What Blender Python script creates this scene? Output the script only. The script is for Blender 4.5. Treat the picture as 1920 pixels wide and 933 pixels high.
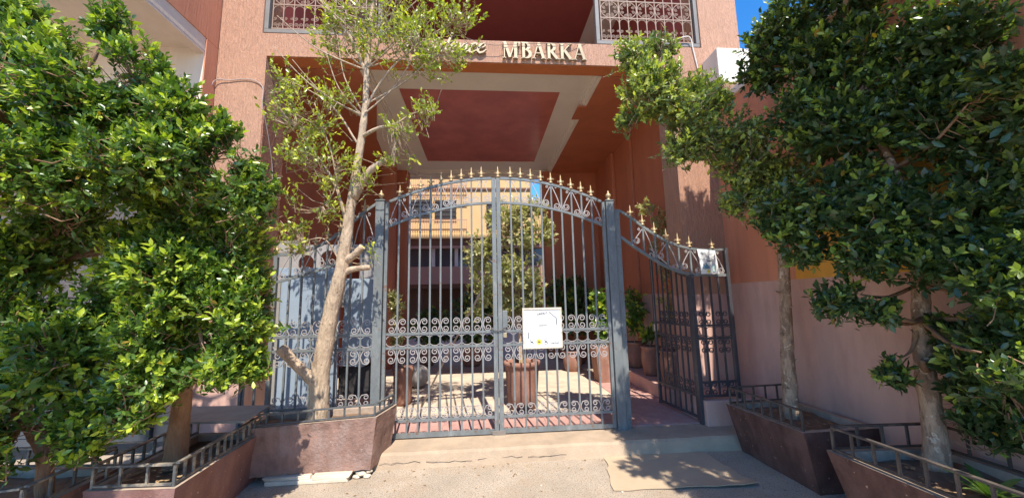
import bpy, math, random
import numpy as np
from mathutils import Vector, Matrix, noise as mnoise

# ------------------------------------------------------------------ scene, camera, light
for o in list(bpy.data.objects):
    bpy.data.objects.remove(o)
SC = bpy.context.scene
COL = SC.collection
random.seed(7)
RNG = np.random.default_rng(11)

cam_d = bpy.data.cameras.new("camera")
cam = bpy.data.objects.new("camera", cam_d)
COL.objects.link(cam)
cam_d.sensor_width = 36.0
cam_d.lens = 700.0 / 1920.0 * 36.0
cam_d.clip_start = 0.05
cam_d.clip_end = 3000.0
_x = Vector((0.99661, -0.02082, -0.07955))
CAM_Y = Vector((-0.0776, 0.1355, 0.98773))   # world +Y, +Z seen in (right, down, forward)
CAM_Z = Vector((-0.02095, -0.99078, 0.13429))
CAM_X = CAM_Y.cross(CAM_Z)
if CAM_X.x < 0:
    CAM_X = -CAM_X
right = Vector((CAM_X.x, CAM_Y.x, CAM_Z.x)).normalized()
up = -Vector((CAM_X.y, CAM_Y.y, CAM_Z.y)).normalized()
back = right.cross(up).normalized()
up = back.cross(right)
m = Matrix((right, up, back)).transposed().to_4x4()
m.translation = Vector((0, 0, 1.45))
cam.matrix_world = m
SC.camera = cam

SUN_DIR = Vector((-0.125, 1.0, -1.56)).normalized()      # the way the light travels
world = bpy.data.worlds.new("World")
SC.world = world
world.use_nodes = True
wn = world.node_tree
bg = wn.nodes["Background"]
sky = wn.nodes.new("ShaderNodeTexSky")
sky.sky_type = 'NISHITA'
sky.sun_disc = False
sky.sun_elevation = math.asin(-SUN_DIR.z)
sky.sun_rotation = math.atan2(-SUN_DIR.x, -SUN_DIR.y)
sky.air_density = 1.0
sky.dust_density = 0.0
sky.altitude = 1500
sky.ozone_density = 4.0
hsv = wn.nodes.new("ShaderNodeHueSaturation")      # the deep, clear blue of the dry season
hsv.inputs["Saturation"].default_value = 1.28
wn.links.new(sky.outputs[0], hsv.inputs["Color"])
wn.links.new(hsv.outputs[0], bg.inputs[0])
bg.inputs[1].default_value = 0.15

sun_d = bpy.data.lights.new("sun", 'SUN')
sun_d.energy = 3.4
sun_d.angle = math.radians(0.5)
sun_d.color = (1.0, 0.94, 0.84)
sun = bpy.data.objects.new("sun", sun_d)
sun.rotation_euler = SUN_DIR.to_track_quat('-Z', 'Y').to_euler()
sun.location = (0, -10, 20)
COL.objects.link(sun)

SC.view_settings.view_transform = 'Standard'
SC.view_settings.look = 'None'
SC.view_settings.gamma = 1.0
SC.view_settings.exposure = 1.22
SC.render.engine = 'CYCLES'
SC.cycles.max_bounces = 8
SC.cycles.diffuse_bounces = 5
SC.cycles.transmission_bounces = 6

# ------------------------------------------------------------------ materials
def new_mat(name):
    mt = bpy.data.materials.new(name)
    mt.use_nodes = True
    return mt, mt.node_tree, mt.node_tree.nodes["Principled BSDF"]

def surf(name, base, rough=0.7, var=0.25, scale=6.0, stretch=(1, 1, 1), bump=0.0, bump_scale=40.0,
         bump_stretch=(1, 1, 1), bump_dist=0.01, dirt=None, dirt_amt=0.5, dirt_scale=3.0, dirt_lo=0.5, dirt_hi=0.7,
         spots=None, spot_scale=60.0, spot_lo=0.6, spot_hi=0.68, metallic=0.0, spec=0.5, coords="Object"):
    """A painted / plastered / mineral surface: colour varied by noise, stains, chips and relief."""
    mt, nt, p = new_mat(name)
    N, L = nt.nodes, nt.links
    tc = N.new("ShaderNodeTexCoord")
    def noise(sc, st, detail=6.0, rough_=0.6):
        mp = N.new("ShaderNodeMapping")
        mp.inputs["Scale"].default_value = st
        L.new(tc.outputs[coords], mp.inputs[0])
        n = N.new("ShaderNodeTexNoise")
        n.inputs["Scale"].default_value = sc
        n.inputs["Detail"].default_value = detail
        n.inputs["Roughness"].default_value = rough_
        L.new(mp.outputs[0], n.inputs["Vector"])
        return n
    n1 = noise(scale, stretch)
    r = N.new("ShaderNodeMapRange")
    r.inputs["From Min"].default_value = 0.25
    r.inputs["From Max"].default_value = 0.75
    r.inputs["To Min"].default_value = 1.0 - var
    r.inputs["To Max"].default_value = 1.0 + var
    L.new(n1.outputs["Fac"], r.inputs["Value"])
    mul = N.new("ShaderNodeMix")
    mul.data_type = 'RGBA'
    mul.blend_type = 'MULTIPLY'
    mul.inputs["Factor"].default_value = 1.0
    mul.inputs["A"].default_value = (*base, 1)
    L.new(r.outputs[0], mul.inputs["B"])
    out = mul.outputs["Result"]
    def over(out, col, n, lo, hi, amt):
        rr = N.new("ShaderNodeMapRange")
        rr.inputs["From Min"].default_value = lo
        rr.inputs["From Max"].default_value = hi
        rr.inputs["To Max"].default_value = amt
        L.new(n.outputs["Fac"], rr.inputs["Value"])
        mx = N.new("ShaderNodeMix")
        mx.data_type = 'RGBA'
        L.new(rr.outputs[0], mx.inputs["Factor"])
        L.new(out, mx.inputs["A"])
        mx.inputs["B"].default_value = (*col, 1)
        return mx.outputs["Result"]
    if dirt:
        out = over(out, dirt, noise(dirt_scale, stretch, 8.0, 0.65), dirt_lo, dirt_hi, dirt_amt)
    if spots:
        out = over(out, spots, noise(spot_scale, (1, 1, 1), 3.0), spot_lo, spot_hi, 0.9)
    L.new(out, p.inputs["Base Color"])
    p.inputs["Roughness"].default_value = rough
    p.inputs["Metallic"].default_value = metallic
    p.inputs["Specular IOR Level"].default_value = spec
    if bump:
        nb = noise(bump_scale, bump_stretch, 5.0, 0.65)
        b = N.new("ShaderNodeBump")
        b.inputs["Strength"].default_value = bump
        b.inputs["Distance"].default_value = bump_dist
        L.new(nb.outputs["Fac"], b.inputs["Height"])
        L.new(b.outputs[0], p.inputs["Normal"])
    return mt

STREAK = (1, 1, 0.09)
M = {}
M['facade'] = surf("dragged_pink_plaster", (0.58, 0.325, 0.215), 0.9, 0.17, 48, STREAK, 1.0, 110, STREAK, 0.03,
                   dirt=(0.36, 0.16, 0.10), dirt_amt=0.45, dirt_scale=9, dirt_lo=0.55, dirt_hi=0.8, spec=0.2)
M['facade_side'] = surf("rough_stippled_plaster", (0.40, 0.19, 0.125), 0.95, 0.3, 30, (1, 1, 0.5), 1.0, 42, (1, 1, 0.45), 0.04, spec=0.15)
M['lintel_under'] = surf("orange_soffit_paint", (0.56, 0.19, 0.075), 0.85, 0.12, 5, spec=0.2)
M['inner'] = surf("brick_red_inner_paint", (0.48, 0.16, 0.08), 0.75, 0.14, 2.5, (1, 1, 0.4), 0.25, 45, STREAK, 0.006, spec=0.35)
M['pink'] = surf("mauve_pink_wainscot", (0.58, 0.36, 0.29), 0.85, 0.10, 4, (1, 1, 0.25), 0.35, 40, STREAK, 0.008,
                 dirt=(0.40, 0.24, 0.20), dirt_amt=0.65, dirt_scale=5, dirt_lo=0.46, dirt_hi=0.72, spec=0.25)
M['orange'] = surf("terracotta_orange_plaster", (0.60, 0.25, 0.145), 0.85, 0.12, 8, STREAK, 0.5, 45, STREAK, 0.01, spec=0.25)
M['ochre'] = surf("ochre_yellow_plaster", (0.72, 0.37, 0.07), 0.85, 0.1, 6, STREAK, 0.4, 45, STREAK, 0.008, spec=0.25)
M['white'] = surf("off_white_paint", (0.72, 0.66, 0.58), 0.8, 0.06, 3, dirt=(0.5, 0.42, 0.34), dirt_amt=0.4, dirt_scale=2)
M['ceil_white'] = surf("ceiling_white_gypsum", (0.80, 0.74, 0.67), 0.7, 0.05, 3)
M['ceil_red'] = surf("glossy_wine_red_ceiling", (0.52, 0.165, 0.135), 0.2, 0.2, 2.2, (1, 1, 1), 0.15, 3.0, (1, 1, 1), 0.02, spec=0.5)
M['loggia'] = surf("wine_red_loggia_paint", (0.34, 0.085, 0.075), 0.6, 0.1, 3)
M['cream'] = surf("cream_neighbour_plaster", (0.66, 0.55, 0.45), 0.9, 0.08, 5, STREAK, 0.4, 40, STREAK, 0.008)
M['tan'] = surf('shaded_tan_plaster', (0.40, 0.29, 0.215), 0.9, 0.1, 5, STREAK, 0.4, 40, STREAK, 0.008)  # darker copy of the cream plaster, the wall's shade put into its colour
M['ground'] = surf("gravelly_concrete", (0.52, 0.42, 0.315), 0.95, 0.24, 2.2, (1, 1, 1), 0.9, 110, (1, 1, 1), 0.02,
                   dirt=(0.50, 0.38, 0.265), dirt_amt=0.75, dirt_scale=2.4, dirt_lo=0.5, dirt_hi=0.62,
                   spots=(0.24, 0.20, 0.165), spot_scale=85, spot_lo=0.53, spot_hi=0.63, spec=0.2)
M['step'] = surf("worn_sandy_concrete", (0.41, 0.305, 0.21), 0.95, 0.2, 3.2, (1, 1, 1), 0.6, 60, (1, 1, 1), 0.01,
                 dirt=(0.30, 0.23, 0.17), dirt_amt=0.6, dirt_scale=4, dirt_lo=0.52, dirt_hi=0.7, spec=0.2)
M['court'] = surf("pale_paving", (0.56, 0.445, 0.33), 0.95, 0.15, 2.5, (1, 1, 1), 0.2, 40, (1, 1, 1), 0.004,
                  dirt=(0.36, 0.28, 0.21), dirt_amt=0.6, dirt_scale=3.5, dirt_lo=0.5, dirt_hi=0.65)
M['redtile'] = surf("worn_red_floor_tile", (0.46, 0.26, 0.22), 0.6, 0.15, 6, (1, 1, 1), 0.1, 30,
                    dirt=(0.52, 0.33, 0.27), dirt_amt=0.6, dirt_scale=5)
M['iron'] = surf("blue_grey_painted_iron", (0.160, 0.172, 0.170), 0.5, 0.25, 12, (1, 1, 0.4), 0.5, 60, (1, 1, 0.5), 0.004,
                 spots=(0.17, 0.085, 0.045), spot_scale=22, spot_lo=0.63, spot_hi=0.69,
                 dirt=(0.30, 0.30, 0.28), dirt_amt=0.6, dirt_scale=14, dirt_lo=0.56, dirt_hi=0.72, spec=0.5)
M['scroll'] = surf("pink_highlit_iron", (0.37, 0.33, 0.31), 0.5, 0.15, 9, spec=0.5)  # lighter pinkish tone puts the scrolls' highlights into the colour
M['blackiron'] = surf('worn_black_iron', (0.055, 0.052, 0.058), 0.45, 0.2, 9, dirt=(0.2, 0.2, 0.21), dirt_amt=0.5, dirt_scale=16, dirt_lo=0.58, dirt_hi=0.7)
M['gold'] = surf("faded_gold_paint", (0.46, 0.325, 0.17), 0.45, 0.3, 30, metallic=0.25, dirt=(0.34, 0.2, 0.1), dirt_amt=0.7, dirt_scale=25)
M['brass'] = surf("brass_letter_metal", (0.37, 0.29, 0.18), 0.45, 0.2, 12, metallic=0.25)
M['grille'] = surf("salmon_cream_grille_paint", (0.30, 0.20, 0.145), 0.6, 0.1, 10)
M['frame'] = surf("grey_frame_paint", (0.19, 0.175, 0.16), 0.6, 0.15, 10)
M['planter'] = surf("worn_brown_planter_paint", (0.265, 0.160, 0.125), 0.85, 0.38, 9, (1, 1, 0.6), 1.0, 35, (1, 1, 1), 0.012,
                    dirt=(0.36, 0.27, 0.235), dirt_amt=0.7, dirt_scale=6, dirt_lo=0.50, dirt_hi=0.72,
                    spots=(0.46, 0.36, 0.30), spot_scale=17, spot_lo=0.68, spot_hi=0.71, spec=0.3)
M['planter_red'] = surf("worn_red_brown_planter_paint", (0.115, 0.06, 0.048), 0.8, 0.45, 8, (1, 1, 0.5), 1.0, 30, (1, 1, 1), 0.01,
                        dirt=(0.16, 0.09, 0.075), dirt_amt=0.7, dirt_scale=4, dirt_lo=0.48, dirt_hi=0.66,
                        spots=(0.5, 0.33, 0.25), spot_scale=26, spot_lo=0.68, spot_hi=0.71, spec=0.3)
M['planter_pink'] = surf("faded_pink_brown_planter_paint", (0.25, 0.135, 0.11), 0.85, 0.3, 7, (1, 1, 0.5), 0.8, 30, (1, 1, 1), 0.01,
                         dirt=(0.20, 0.09, 0.07), dirt_amt=0.7, dirt_scale=5, dirt_lo=0.5, dirt_hi=0.66,
                         spots=(0.55, 0.42, 0.33), spot_scale=30, spot_lo=0.68, spot_hi=0.71, spec=0.3)
M['rim'] = surf("chipped_cement_rim", (0.40, 0.30, 0.22), 0.95, 0.25, 12, (1, 1, 1), 0.6, 40)
M['soil'] = surf("dry_soil", (0.20, 0.125, 0.075), 1.0, 0.35, 14, (1, 1, 1), 1.0, 40, (1, 1, 1), 0.02)
M['rail'] = surf("dark_planter_rail_paint", (0.085, 0.088, 0.09), 0.55, 0.25, 14, dirt=(0.26, 0.22, 0.17), dirt_amt=0.6, dirt_scale=10)
M['rail_worn'] = surf('weathered_rail', (0.085, 0.085, 0.08), 0.7, 0.3, 14, dirt=(0.40, 0.32, 0.22), dirt_amt=0.8, dirt_scale=9, dirt_lo=0.45, dirt_hi=0.6)
M['rail_rusty'] = surf('rusty_brown_rail', (0.075, 0.06, 0.05), 0.7, 0.3, 14, dirt=(0.2, 0.145, 0.10), dirt_amt=0.7, dirt_scale=10)
M['bark'] = surf("pale_ficus_bark", (0.50, 0.375, 0.26), 0.95, 0.30, 24, (1, 1, 0.22), 1.0, 45, (1, 1, 0.3), 0.02,
                 dirt=(0.24, 0.165, 0.11), dirt_amt=0.55, dirt_scale=15, dirt_lo=0.56, dirt_hi=0.62,
                 spots=(0.10, 0.07, 0.05), spot_scale=26, spot_lo=0.67, spot_hi=0.69, spec=0.2)
M['bark_mottled'] = surf("mottled_flaking_bark", (0.44, 0.305, 0.205), 0.95, 0.3, 22, (1, 1, 0.4), 1.0, 36, (1, 1, 0.5), 0.025,
                         dirt=(0.22, 0.14, 0.095), dirt_amt=0.7, dirt_scale=15, dirt_lo=0.48, dirt_hi=0.54,
                         spots=(0.66, 0.52, 0.38), spot_scale=19, spot_lo=0.61, spot_hi=0.64, spec=0.2)
M['bark_brown'] = surf("brown_ficus_bark", (0.33, 0.20, 0.12), 0.95, 0.3, 24, (1, 1, 0.25), 1.0, 45, (1, 1, 0.3), 0.02,
                       dirt=(0.22, 0.12, 0.07), dirt_amt=0.7, dirt_scale=11, dirt_lo=0.5, dirt_hi=0.64, spec=0.2)
M['cutwood'] = surf("sawn_wood_end", (0.62, 0.47, 0.29), 0.9, 0.15, 20)
M['pot'] = surf("terracotta_pot", (0.29, 0.14, 0.095), 0.85, 0.2, 6, (1, 1, 0.6), 0.3, 30, (1, 1, 1), 0.008,
                dirt=(0.52, 0.33, 0.25), dirt_amt=0.5, dirt_scale=7)
M['sheet'] = surf("pale_blue_painted_metal", (0.27, 0.325, 0.38), 0.5, 0.07, 3, dirt=(0.30, 0.33, 0.36), dirt_amt=0.4, dirt_scale=6)
M['greyboard'] = surf("grey_board", (0.34, 0.31, 0.29), 0.85, 0.12, 6)
M['lid'] = surf("dusty_grey_panel", (0.27, 0.25, 0.22), 0.9, 0.15, 6, dirt=(0.36, 0.32, 0.27), dirt_amt=0.5, dirt_scale=5)
M['shutter'] = surf("blue_grey_shutter", (0.055, 0.06, 0.07), 0.5, 0.15, 6)
M['dark'] = surf("dark_interior", (0.035, 0.03, 0.03), 0.7, 0.2, 6)
M['paper'] = surf("white_sign_board", (0.80, 0.80, 0.77), 0.5, 0.02, 6)
M['signframe'] = surf("worn_cream_sign_frame", (0.62, 0.55, 0.45), 0.6, 0.12, 20, dirt=(0.35, 0.22, 0.14), dirt_amt=0.6, dirt_scale=25)
M['ink'] = surf("black_print", (0.05, 0.05, 0.055), 0.6, 0.02, 6)
M['ink_grey'] = surf("grey_print", (0.28, 0.28, 0.29), 0.6, 0.02, 6)
M['ink_yellow'] = surf("yellow_print", (0.80, 0.62, 0.05), 0.6, 0.02, 6)
M['ink_blue'] = surf("blue_print", (0.14, 0.27, 0.36), 0.6, 0.15, 60)
M['ink_green'] = surf("pale_green_print", (0.55, 0.74, 0.68), 0.6, 0.02, 6)
M['cardboard'] = surf("flattened_cardboard", (0.46, 0.345, 0.225), 0.95, 0.08, 3, (1, 1, 1), 0.15, 12, (1, 1, 1), 0.006,
                      dirt=(0.38, 0.27, 0.17), dirt_amt=0.5, dirt_scale=5)
M['stone'] = surf("pale_broken_stone", (0.58, 0.49, 0.37), 0.95, 0.15, 8, (1, 1, 1), 0.6, 30, (1, 1, 1), 0.012)
M['rubble'] = surf("rubble_stone", (0.48, 0.38, 0.27), 0.95, 0.2, 9, (1, 1, 1), 0.6, 25, (1, 1, 1), 0.015)
M['cable'] = surf("pale_grey_cable", (0.40, 0.33, 0.30), 0.6, 0.05, 8)
M['wire'] = surf("dark_wire", (0.10, 0.06, 0.05), 0.6, 0.05, 8)
M['far_yellow'] = surf("sunny_yellow_render", (0.66, 0.44, 0.21), 0.9, 0.08, 2)
M['far_pink'] = surf("far_pink_render", (0.48, 0.27, 0.20), 0.9, 0.06, 1)
M['far_brown'] = surf("far_brown_render", (0.18, 0.085, 0.05), 0.9, 0.1, 1)
M['glass'] = surf("dark_window_glass", (0.09, 0.085, 0.09), 0.12, 0.05, 1)
M['cane'] = surf("dry_bamboo_cane", (0.62, 0.45, 0.19), 0.7, 0.15, 20)
M['steel'] = surf("dull_steel", (0.33, 0.30, 0.27), 0.4, 0.15, 20, metallic=0.7)
M['litter'] = surf("dry_leaf_litter", (0.36, 0.23, 0.11), 0.9, 0.4, 14)
M['white_litter'] = surf("scrap_paper", (0.75, 0.74, 0.72), 0.8, 0.05, 8)
M['ball'] = surf("grey_dusty_ball", (0.34, 0.30, 0.27), 0.6, 0.2, 9)

def leaf_mat():
    mt, nt, p = new_mat("glossy_leaf")
    N, L = nt.nodes, nt.links
    at = N.new("ShaderNodeAttribute")
    at.attribute_name = "tint"
    L.new(at.outputs["Color"], p.inputs["Base Color"])
    p.inputs["Roughness"].default_value = 0.34
    p.inputs["Specular IOR Level"].default_value = 0.6
    tr = N.new("ShaderNodeBsdfTranslucent")
    hs = N.new("ShaderNodeMix")
    hs.data_type = 'RGBA'
    hs.blend_type = 'MULTIPLY'
    hs.inputs["Factor"].default_value = 1.0
    L.new(at.outputs["Color"], hs.inputs["A"])
    hs.inputs["B"].default_value = (1.5, 1.7, 0.5, 1)
    L.new(hs.outputs["Result"], tr.inputs["Color"])
    mx = N.new("ShaderNodeMixShader")
    mx.inputs[0].default_value = 0.30
    L.new(p.outputs[0], mx.inputs[1])
    L.new(tr.outputs[0], mx.inputs[2])
    L.new(mx.outputs[0], N["Material Output"].inputs["Surface"])
    return mt
M['leaf'] = leaf_mat()

# ------------------------------------------------------------------ builders
ROOT_LOC = {}

def tag(o, label=None, cat=None, group=None, kind=None):
    if label: o["label"] = label
    if cat: o["category"] = cat
    if group: o["group"] = group
    if kind: o["kind"] = kind
    return o

def empty(name, label, cat, loc, group=None):
    o = bpy.data.objects.new(name, None)
    o.empty_display_size = 0.2
    o.location = loc
    COL.objects.link(o)
    ROOT_LOC[o.name] = Vector(loc)
    return tag(o, label, cat, group)

def origin_of(o):
    while o is not None:
        if o.name in ROOT_LOC:
            return ROOT_LOC[o.name]
        o = o.parent
    return Vector((0, 0, 0))

class MB:
    def __init__(self):
        self.v, self.f, self.mi, self.sm = [], [], [], []
        self.cur = 0
        self.smooth = False
    def face(self, idx):
        self.f.append(idx); self.mi.append(self.cur); self.sm.append(self.smooth)
    def add(self, verts, faces):
        b = len(self.v)
        self.v += [tuple(v) for v in verts]
        for f in faces:
            self.face([i + b for i in f])
        return self
    def box(self, x0, x1, y0, y1, z0, z1):
        return self.hexa([(x0, y0), (x1, y0), (x1, y1), (x0, y1)], [(x0, y0), (x1, y0), (x1, y1), (x0, y1)], z0, z1)
    def hexa(self, bot, top, z0, z1):
        v = [(*p, z0) if len(p) == 2 else p for p in bot] + [(*p, z1) if len(p) == 2 else p for p in top]
        n = len(bot)
        fs = [list(range(n - 1, -1, -1)), list(range(n, 2 * n))]
        for i in range(n):
            j = (i + 1) % n
            fs.append([i, j, n + j, n + i])
        return self.add(v, fs)
    def tube(self, pts, r, sides=6, cap=True, flat=None):
        """A tube along pts; r a number or one per point."""
        pts = [Vector(p) for p in pts]
        n = len(pts)
        rs = r if isinstance(r, (list, tuple)) else [r] * n
        b = len(self.v)
        ref = None
        for i, p in enumerate(pts):
            t = (pts[min(i + 1, n - 1)] - pts[max(i - 1, 0)])
            if t.length < 1e-9:
                t = Vector((0, 0, 1))
            t.normalize()
            if ref is None:
                ref = Vector((0, 1, 0)) if abs(t.y) < 0.9 else Vector((1, 0, 0))
            u = (ref - t * ref.dot(t))
            if u.length < 1e-6:
                u = t.orthogonal()
            u.normalize()
            ref = u
            w = t.cross(u)
            for k in range(sides):
                a = 2 * math.pi * (k + 0.5) / sides
                q = p + (u * math.cos(a) + w * math.sin(a)) * rs[i]
                self.v.append(tuple(q))
        for i in range(n - 1):
            for k in range(sides):
                k2 = (k + 1) % sides
                self.face([b + i * sides + k, b + i * sides + k2, b + (i + 1) * sides + k2, b + (i + 1) * sides + k])
        if cap:
            self.face([b + k for k in range(sides - 1, -1, -1)])
            self.face([b + (n - 1) * sides + k for k in range(sides)])
        return self
    def ribbon(self, pts, y0, y1, w):
        """A flat band in the X-Z plane following pts (x, z), extruded from y0 to y1."""
        n = len(pts)
        ws = w if isinstance(w, (list, tuple)) else [w] * n
        b = len(self.v)
        for i in range(n):
            a, c = pts[max(i - 1, 0)], pts[min(i + 1, n - 1)]
            dx, dz = c[0] - a[0], c[1] - a[1]
            l = math.hypot(dx, dz) or 1.0
            nx, nz = -dz / l * ws[i] / 2, dx / l * ws[i] / 2
            x, z = pts[i]
            self.v += [(x + nx, y0, z + nz), (x - nx, y0, z - nz), (x - nx, y1, z - nz), (x + nx, y1, z + nz)]
        for i in range(n - 1):
            for k in range(4):
                k2 = (k + 1) % 4
                self.face([b + i * 4 + k, b + i * 4 + k2, b + i * 4 + 4 + k2, b + i * 4 + 4 + k])
        self.face([b + 3, b + 2, b + 1, b])
        self.face([b + (n - 1) * 4 + k for k in range(4)])
        return self
    def lathe(self, prof, c, sides=16, cap=True):
        b = len(self.v)
        n = len(prof)
        for r, z in prof:
            for k in range(sides):
                a = 2 * math.pi * k / sides
                self.v.append((c[0] + r * math.cos(a), c[1] + r * math.sin(a), c[2] + z))
        for i in range(n - 1):
            for k in range(sides):
                k2 = (k + 1) % sides
                self.face([b + i * sides + k, b + i * sides + k2, b + (i + 1) * sides + k2, b + (i + 1) * sides + k])
        if cap:
            self.face([b + k for k in range(sides - 1, -1, -1)])
            self.face([b + (n - 1) * sides + k for k in range(sides)])
        return self
    def mesh(self, name, mats, off=Vector((0, 0, 0))):
        me = bpy.data.meshes.new(name)
        me.from_pydata([(v[0] - off.x, v[1] - off.y, v[2] - off.z) for v in self.v], [], self.f)
        for mt in (mats if isinstance(mats, (list, tuple)) else [mats]):
            me.materials.append(mt)
        for p, mi, s in zip(me.polygons, self.mi, self.sm):
            p.material_index = mi
            p.use_smooth = s
        me.update()
        return me
    def build(self, name, mat, parent=None, bevel=0.0, kind=None, label=None):
        off = origin_of(parent) if parent is not None else Vector((0, 0, 0))
        o = bpy.data.objects.new(name, self.mesh(name, mat, off))
        COL.objects.link(o)
        if parent is not None:
            o.parent = parent
        if kind: o["kind"] = kind
        if label: o["label"] = label
        if bevel:
            bv = o.modifiers.new("bevel", 'BEVEL')
            bv.width = bevel
            bv.segments = 2
            bv.limit_method = 'ANGLE'
        return o

def thing_mesh(name, mb, mat, label, cat, group=None, bevel=0.0):
    """A thing that is one mesh: its origin goes to the foot of its box."""
    xs, ys, zs = zip(*mb.v)
    loc = Vector(((min(xs) + max(xs)) / 2, (min(ys) + max(ys)) / 2, min(zs)))
    o = bpy.data.objects.new(name, mb.mesh(name, mat, loc))
    o.location = loc
    COL.objects.link(o)
    if bevel:
        bv = o.modifiers.new("bevel", 'BEVEL')
        bv.width = bevel; bv.segments = 2; bv.limit_method = 'ANGLE'
    return tag(o, label, cat, group)

def inst(name, me, parent, loc, rot=(0, 0, 0), scale=(1, 1, 1)):
    """A part that shares its mesh with its twins; loc in world metres."""
    o = bpy.data.objects.new(name, me)
    o.location = Vector(loc) - origin_of(parent)
    o.rotation_euler = rot
    o.scale = scale
    o.parent = parent
    COL.objects.link(o)
    return o

def structure(name, mb, mat, bevel=0.0):
    return mb.build(name, mat, None, bevel, kind='structure')

# ------------------------------------------------------------------ ground
GZ = -0.13
g = MB()
g.add([(-400, -400, GZ), (400, -400, GZ), (400, 400, GZ), (-400, 400, GZ)], [[0, 1, 2, 3]])
structure("street_ground", g, M['ground'])
# threshold slab with an uneven front edge
sl = MB()
xs = [-2.9 + 0.2 * i for i in range(31)]
rnd = random.Random(3)
front = [(x, 3.93 + rnd.uniform(-0.012, 0.012)) for x in xs]
for i in range(len(front) - 1):
    (xa, ya), (xb, yb) = front[i], front[i + 1]
    b = len(sl.v)
    sl.v += [(xa, ya - 0.05, GZ - 0.01), (xb, yb - 0.05, GZ - 0.01), (xb, yb - 0.006, -0.022), (xa, ya - 0.006, -0.022),
             (xb, yb + 0.02, -0.002), (xa, ya + 0.02, -0.002), (xb, 4.33, 0.0), (xa, 4.33, 0.0)]
    for f in ([0, 1, 2, 3], [3, 2, 4, 5], [5, 4, 6, 7]):
        sl.face([b + k for k in f])
st_step = structure("threshold_step", sl, M['step'])
ck = MB()
pts = []
rk = random.Random(8)
for i in range(34):
    xx = -1.0 + 0.055 * i
    zz = -0.082 + 0.006 * math.sin(i * 0.37) + rk.uniform(-0.007, 0.007)
    pts.append((xx, 3.93 - 0.05 + (zz - GZ) / (0.108) * 0.044 - 0.001, zz))
for i in range(33):
    if i % 9 != 7:
        ck.tube([pts[i], pts[i + 1]], 0.0011 + 0.0011 * rk.random(), 4)
ck.build("crack", M['dark'], st_step, kind="stuff")
fl = MB(); fl.box(-3.4, 3.3, 4.33, 30, GZ - 0.05, 0.0)
structure("courtyard_floor", fl, M['court'])
tl = MB()
# red tiles laid just inside the gate and along the bench: each tile a piece
tile_root_mat = M['redtile']
tile_me = MB().box(-0.148, 0.148, -0.148, 0.148, 0.0, 0.008).mesh("tile", M['redtile'])
strip = MB(); strip.box(-2.6, 2.62, 4.335, 5.0, -0.02, 0.003)
strip_o = structure("red_tile_strip", strip, M['redtile'])
ROOT_LOC[strip_o.name] = Vector((0, 0, 0))
for i in range(17):
    for j in range(2):
        inst("tile", tile_me, strip_o, (-2.42 + 0.3 * i, 4.50 + 0.3 * j, 0.0 + 0.0008 * ((i * 7 + j * 3) % 3)))
for j in range(6):
    for i in range(2):
        inst("tile", tile_me, strip_o, (2.08 + 0.3 * i, 5.1 + 0.3 * j, 0.0 + 0.0008 * ((i + j * 5) % 3)))

# ------------------------------------------------------------------ the residence
YF = 4.80
res = empty("residence_building", "pink plastered apartment building with a tall covered entrance passage", "building", (0, YF, 0))
PZ = 1.47
def pier(x0, x1, base_z):
    MB().box(x0, x1, YF, 5.33 if x0 < 0 else 5.22, base_z, 5.05).build("pier", M['facade'], res)
    MB().box(x0, x1, YF, 5.33 if x0 < 0 else 5.22, 0.0, base_z).build("pier_base", M['pink'], res, 0.006)
pier(-3.43, -2.826, 1.25)
pier(2.72, 3.84, PZ)
# stippled left reveal, proud of the pier; grazing-light shade put into its darker colour
MB().box(-2.826, -2.812, YF + 0.012, 5.32, 0.9, 4.02).build("shaded_reveal", M['facade_side'], res)
# lintel
MB().box(-2.826, 2.72, YF, 5.05, 4.722, 5.05).build("lintel", M['facade'], res)
MB().box(-2.815, 2.71, YF + 0.02, 5.04, 4.717, 4.722).build("lintel_soffit", M['lintel_under'], res)
# upper floor front: piers beside the two grilles
MB().box(-3.43, -2.90, YF, 5.22, 5.05, 7.2).build("upper_pier", M['facade'], res)
MB().box(3.24, 3.84, YF, 5.22, 5.05, 7.2).build("upper_pier", M['facade'], res)
MB().box(-3.43, 3.84, YF, 5.2, 7.2, 8.0).build("upper_lintel", M['facade'], res)
MB().box(-3.43, 3.84, YF, 9.9, 8.12, 17.0).build("upper_storeys", M['facade'], res)
# loggia
MB().box(-2.9, 3.24, 9.6, 9.9, 5.0, 8.0).build("loggia_back_wall", M['loggia'], res)
MB().box(-3.4, -2.9, 5.22, 9.6, 5.0, 8.0).build("loggia_side_wall", M['loggia'], res)
MB().box(3.24, 3.8, 5.22, 9.6, 5.0, 8.0).build("loggia_side_wall", M['loggia'], res)
MB().box(-3.4, 3.8, 5.06, 9.9, 4.93, 5.0).build("loggia_floor", M['court'], res)
lc = MB(); lc.box(-3.42, 3.82, 5.0, 9.9, 8.0, 8.12); lc.build("loggia_ceiling", M['ceil_white'], res)
MB().box(-2.4, 2.55, 5.5, 9.4, 7.99, 7.999).build("loggia_ceiling_panel", M['loggia'], res)
# ceiling of the passage
CZ = 4.82
cs = MB(); cs.box(-3.4, 3.4, 5.06, 9.9, CZ + 0.03, 4.92); cs.build("ceiling_slab", M['ceil_white'], res)
MB().box(-1.30, 1.31, 5.68, 8.85, CZ + 0.012, CZ + 0.029).build("ceiling_panel", M['ceil_red'], res)
fr = MB()
fr.box(-1.70, 1.80, 5.06, 5.68, CZ, CZ + 0.028)
fr.box(-1.70, 1.80, 8.85, 9.6, CZ, CZ + 0.028)
fr.box(-1.70, -1.30, 5.68, 8.85, CZ, CZ + 0.028)
fr.box(1.31, 1.80, 5.68, 8.85, CZ, CZ + 0.028)
fr.build("ceiling_border", M['ceil_white'], res, 0.003)
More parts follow.
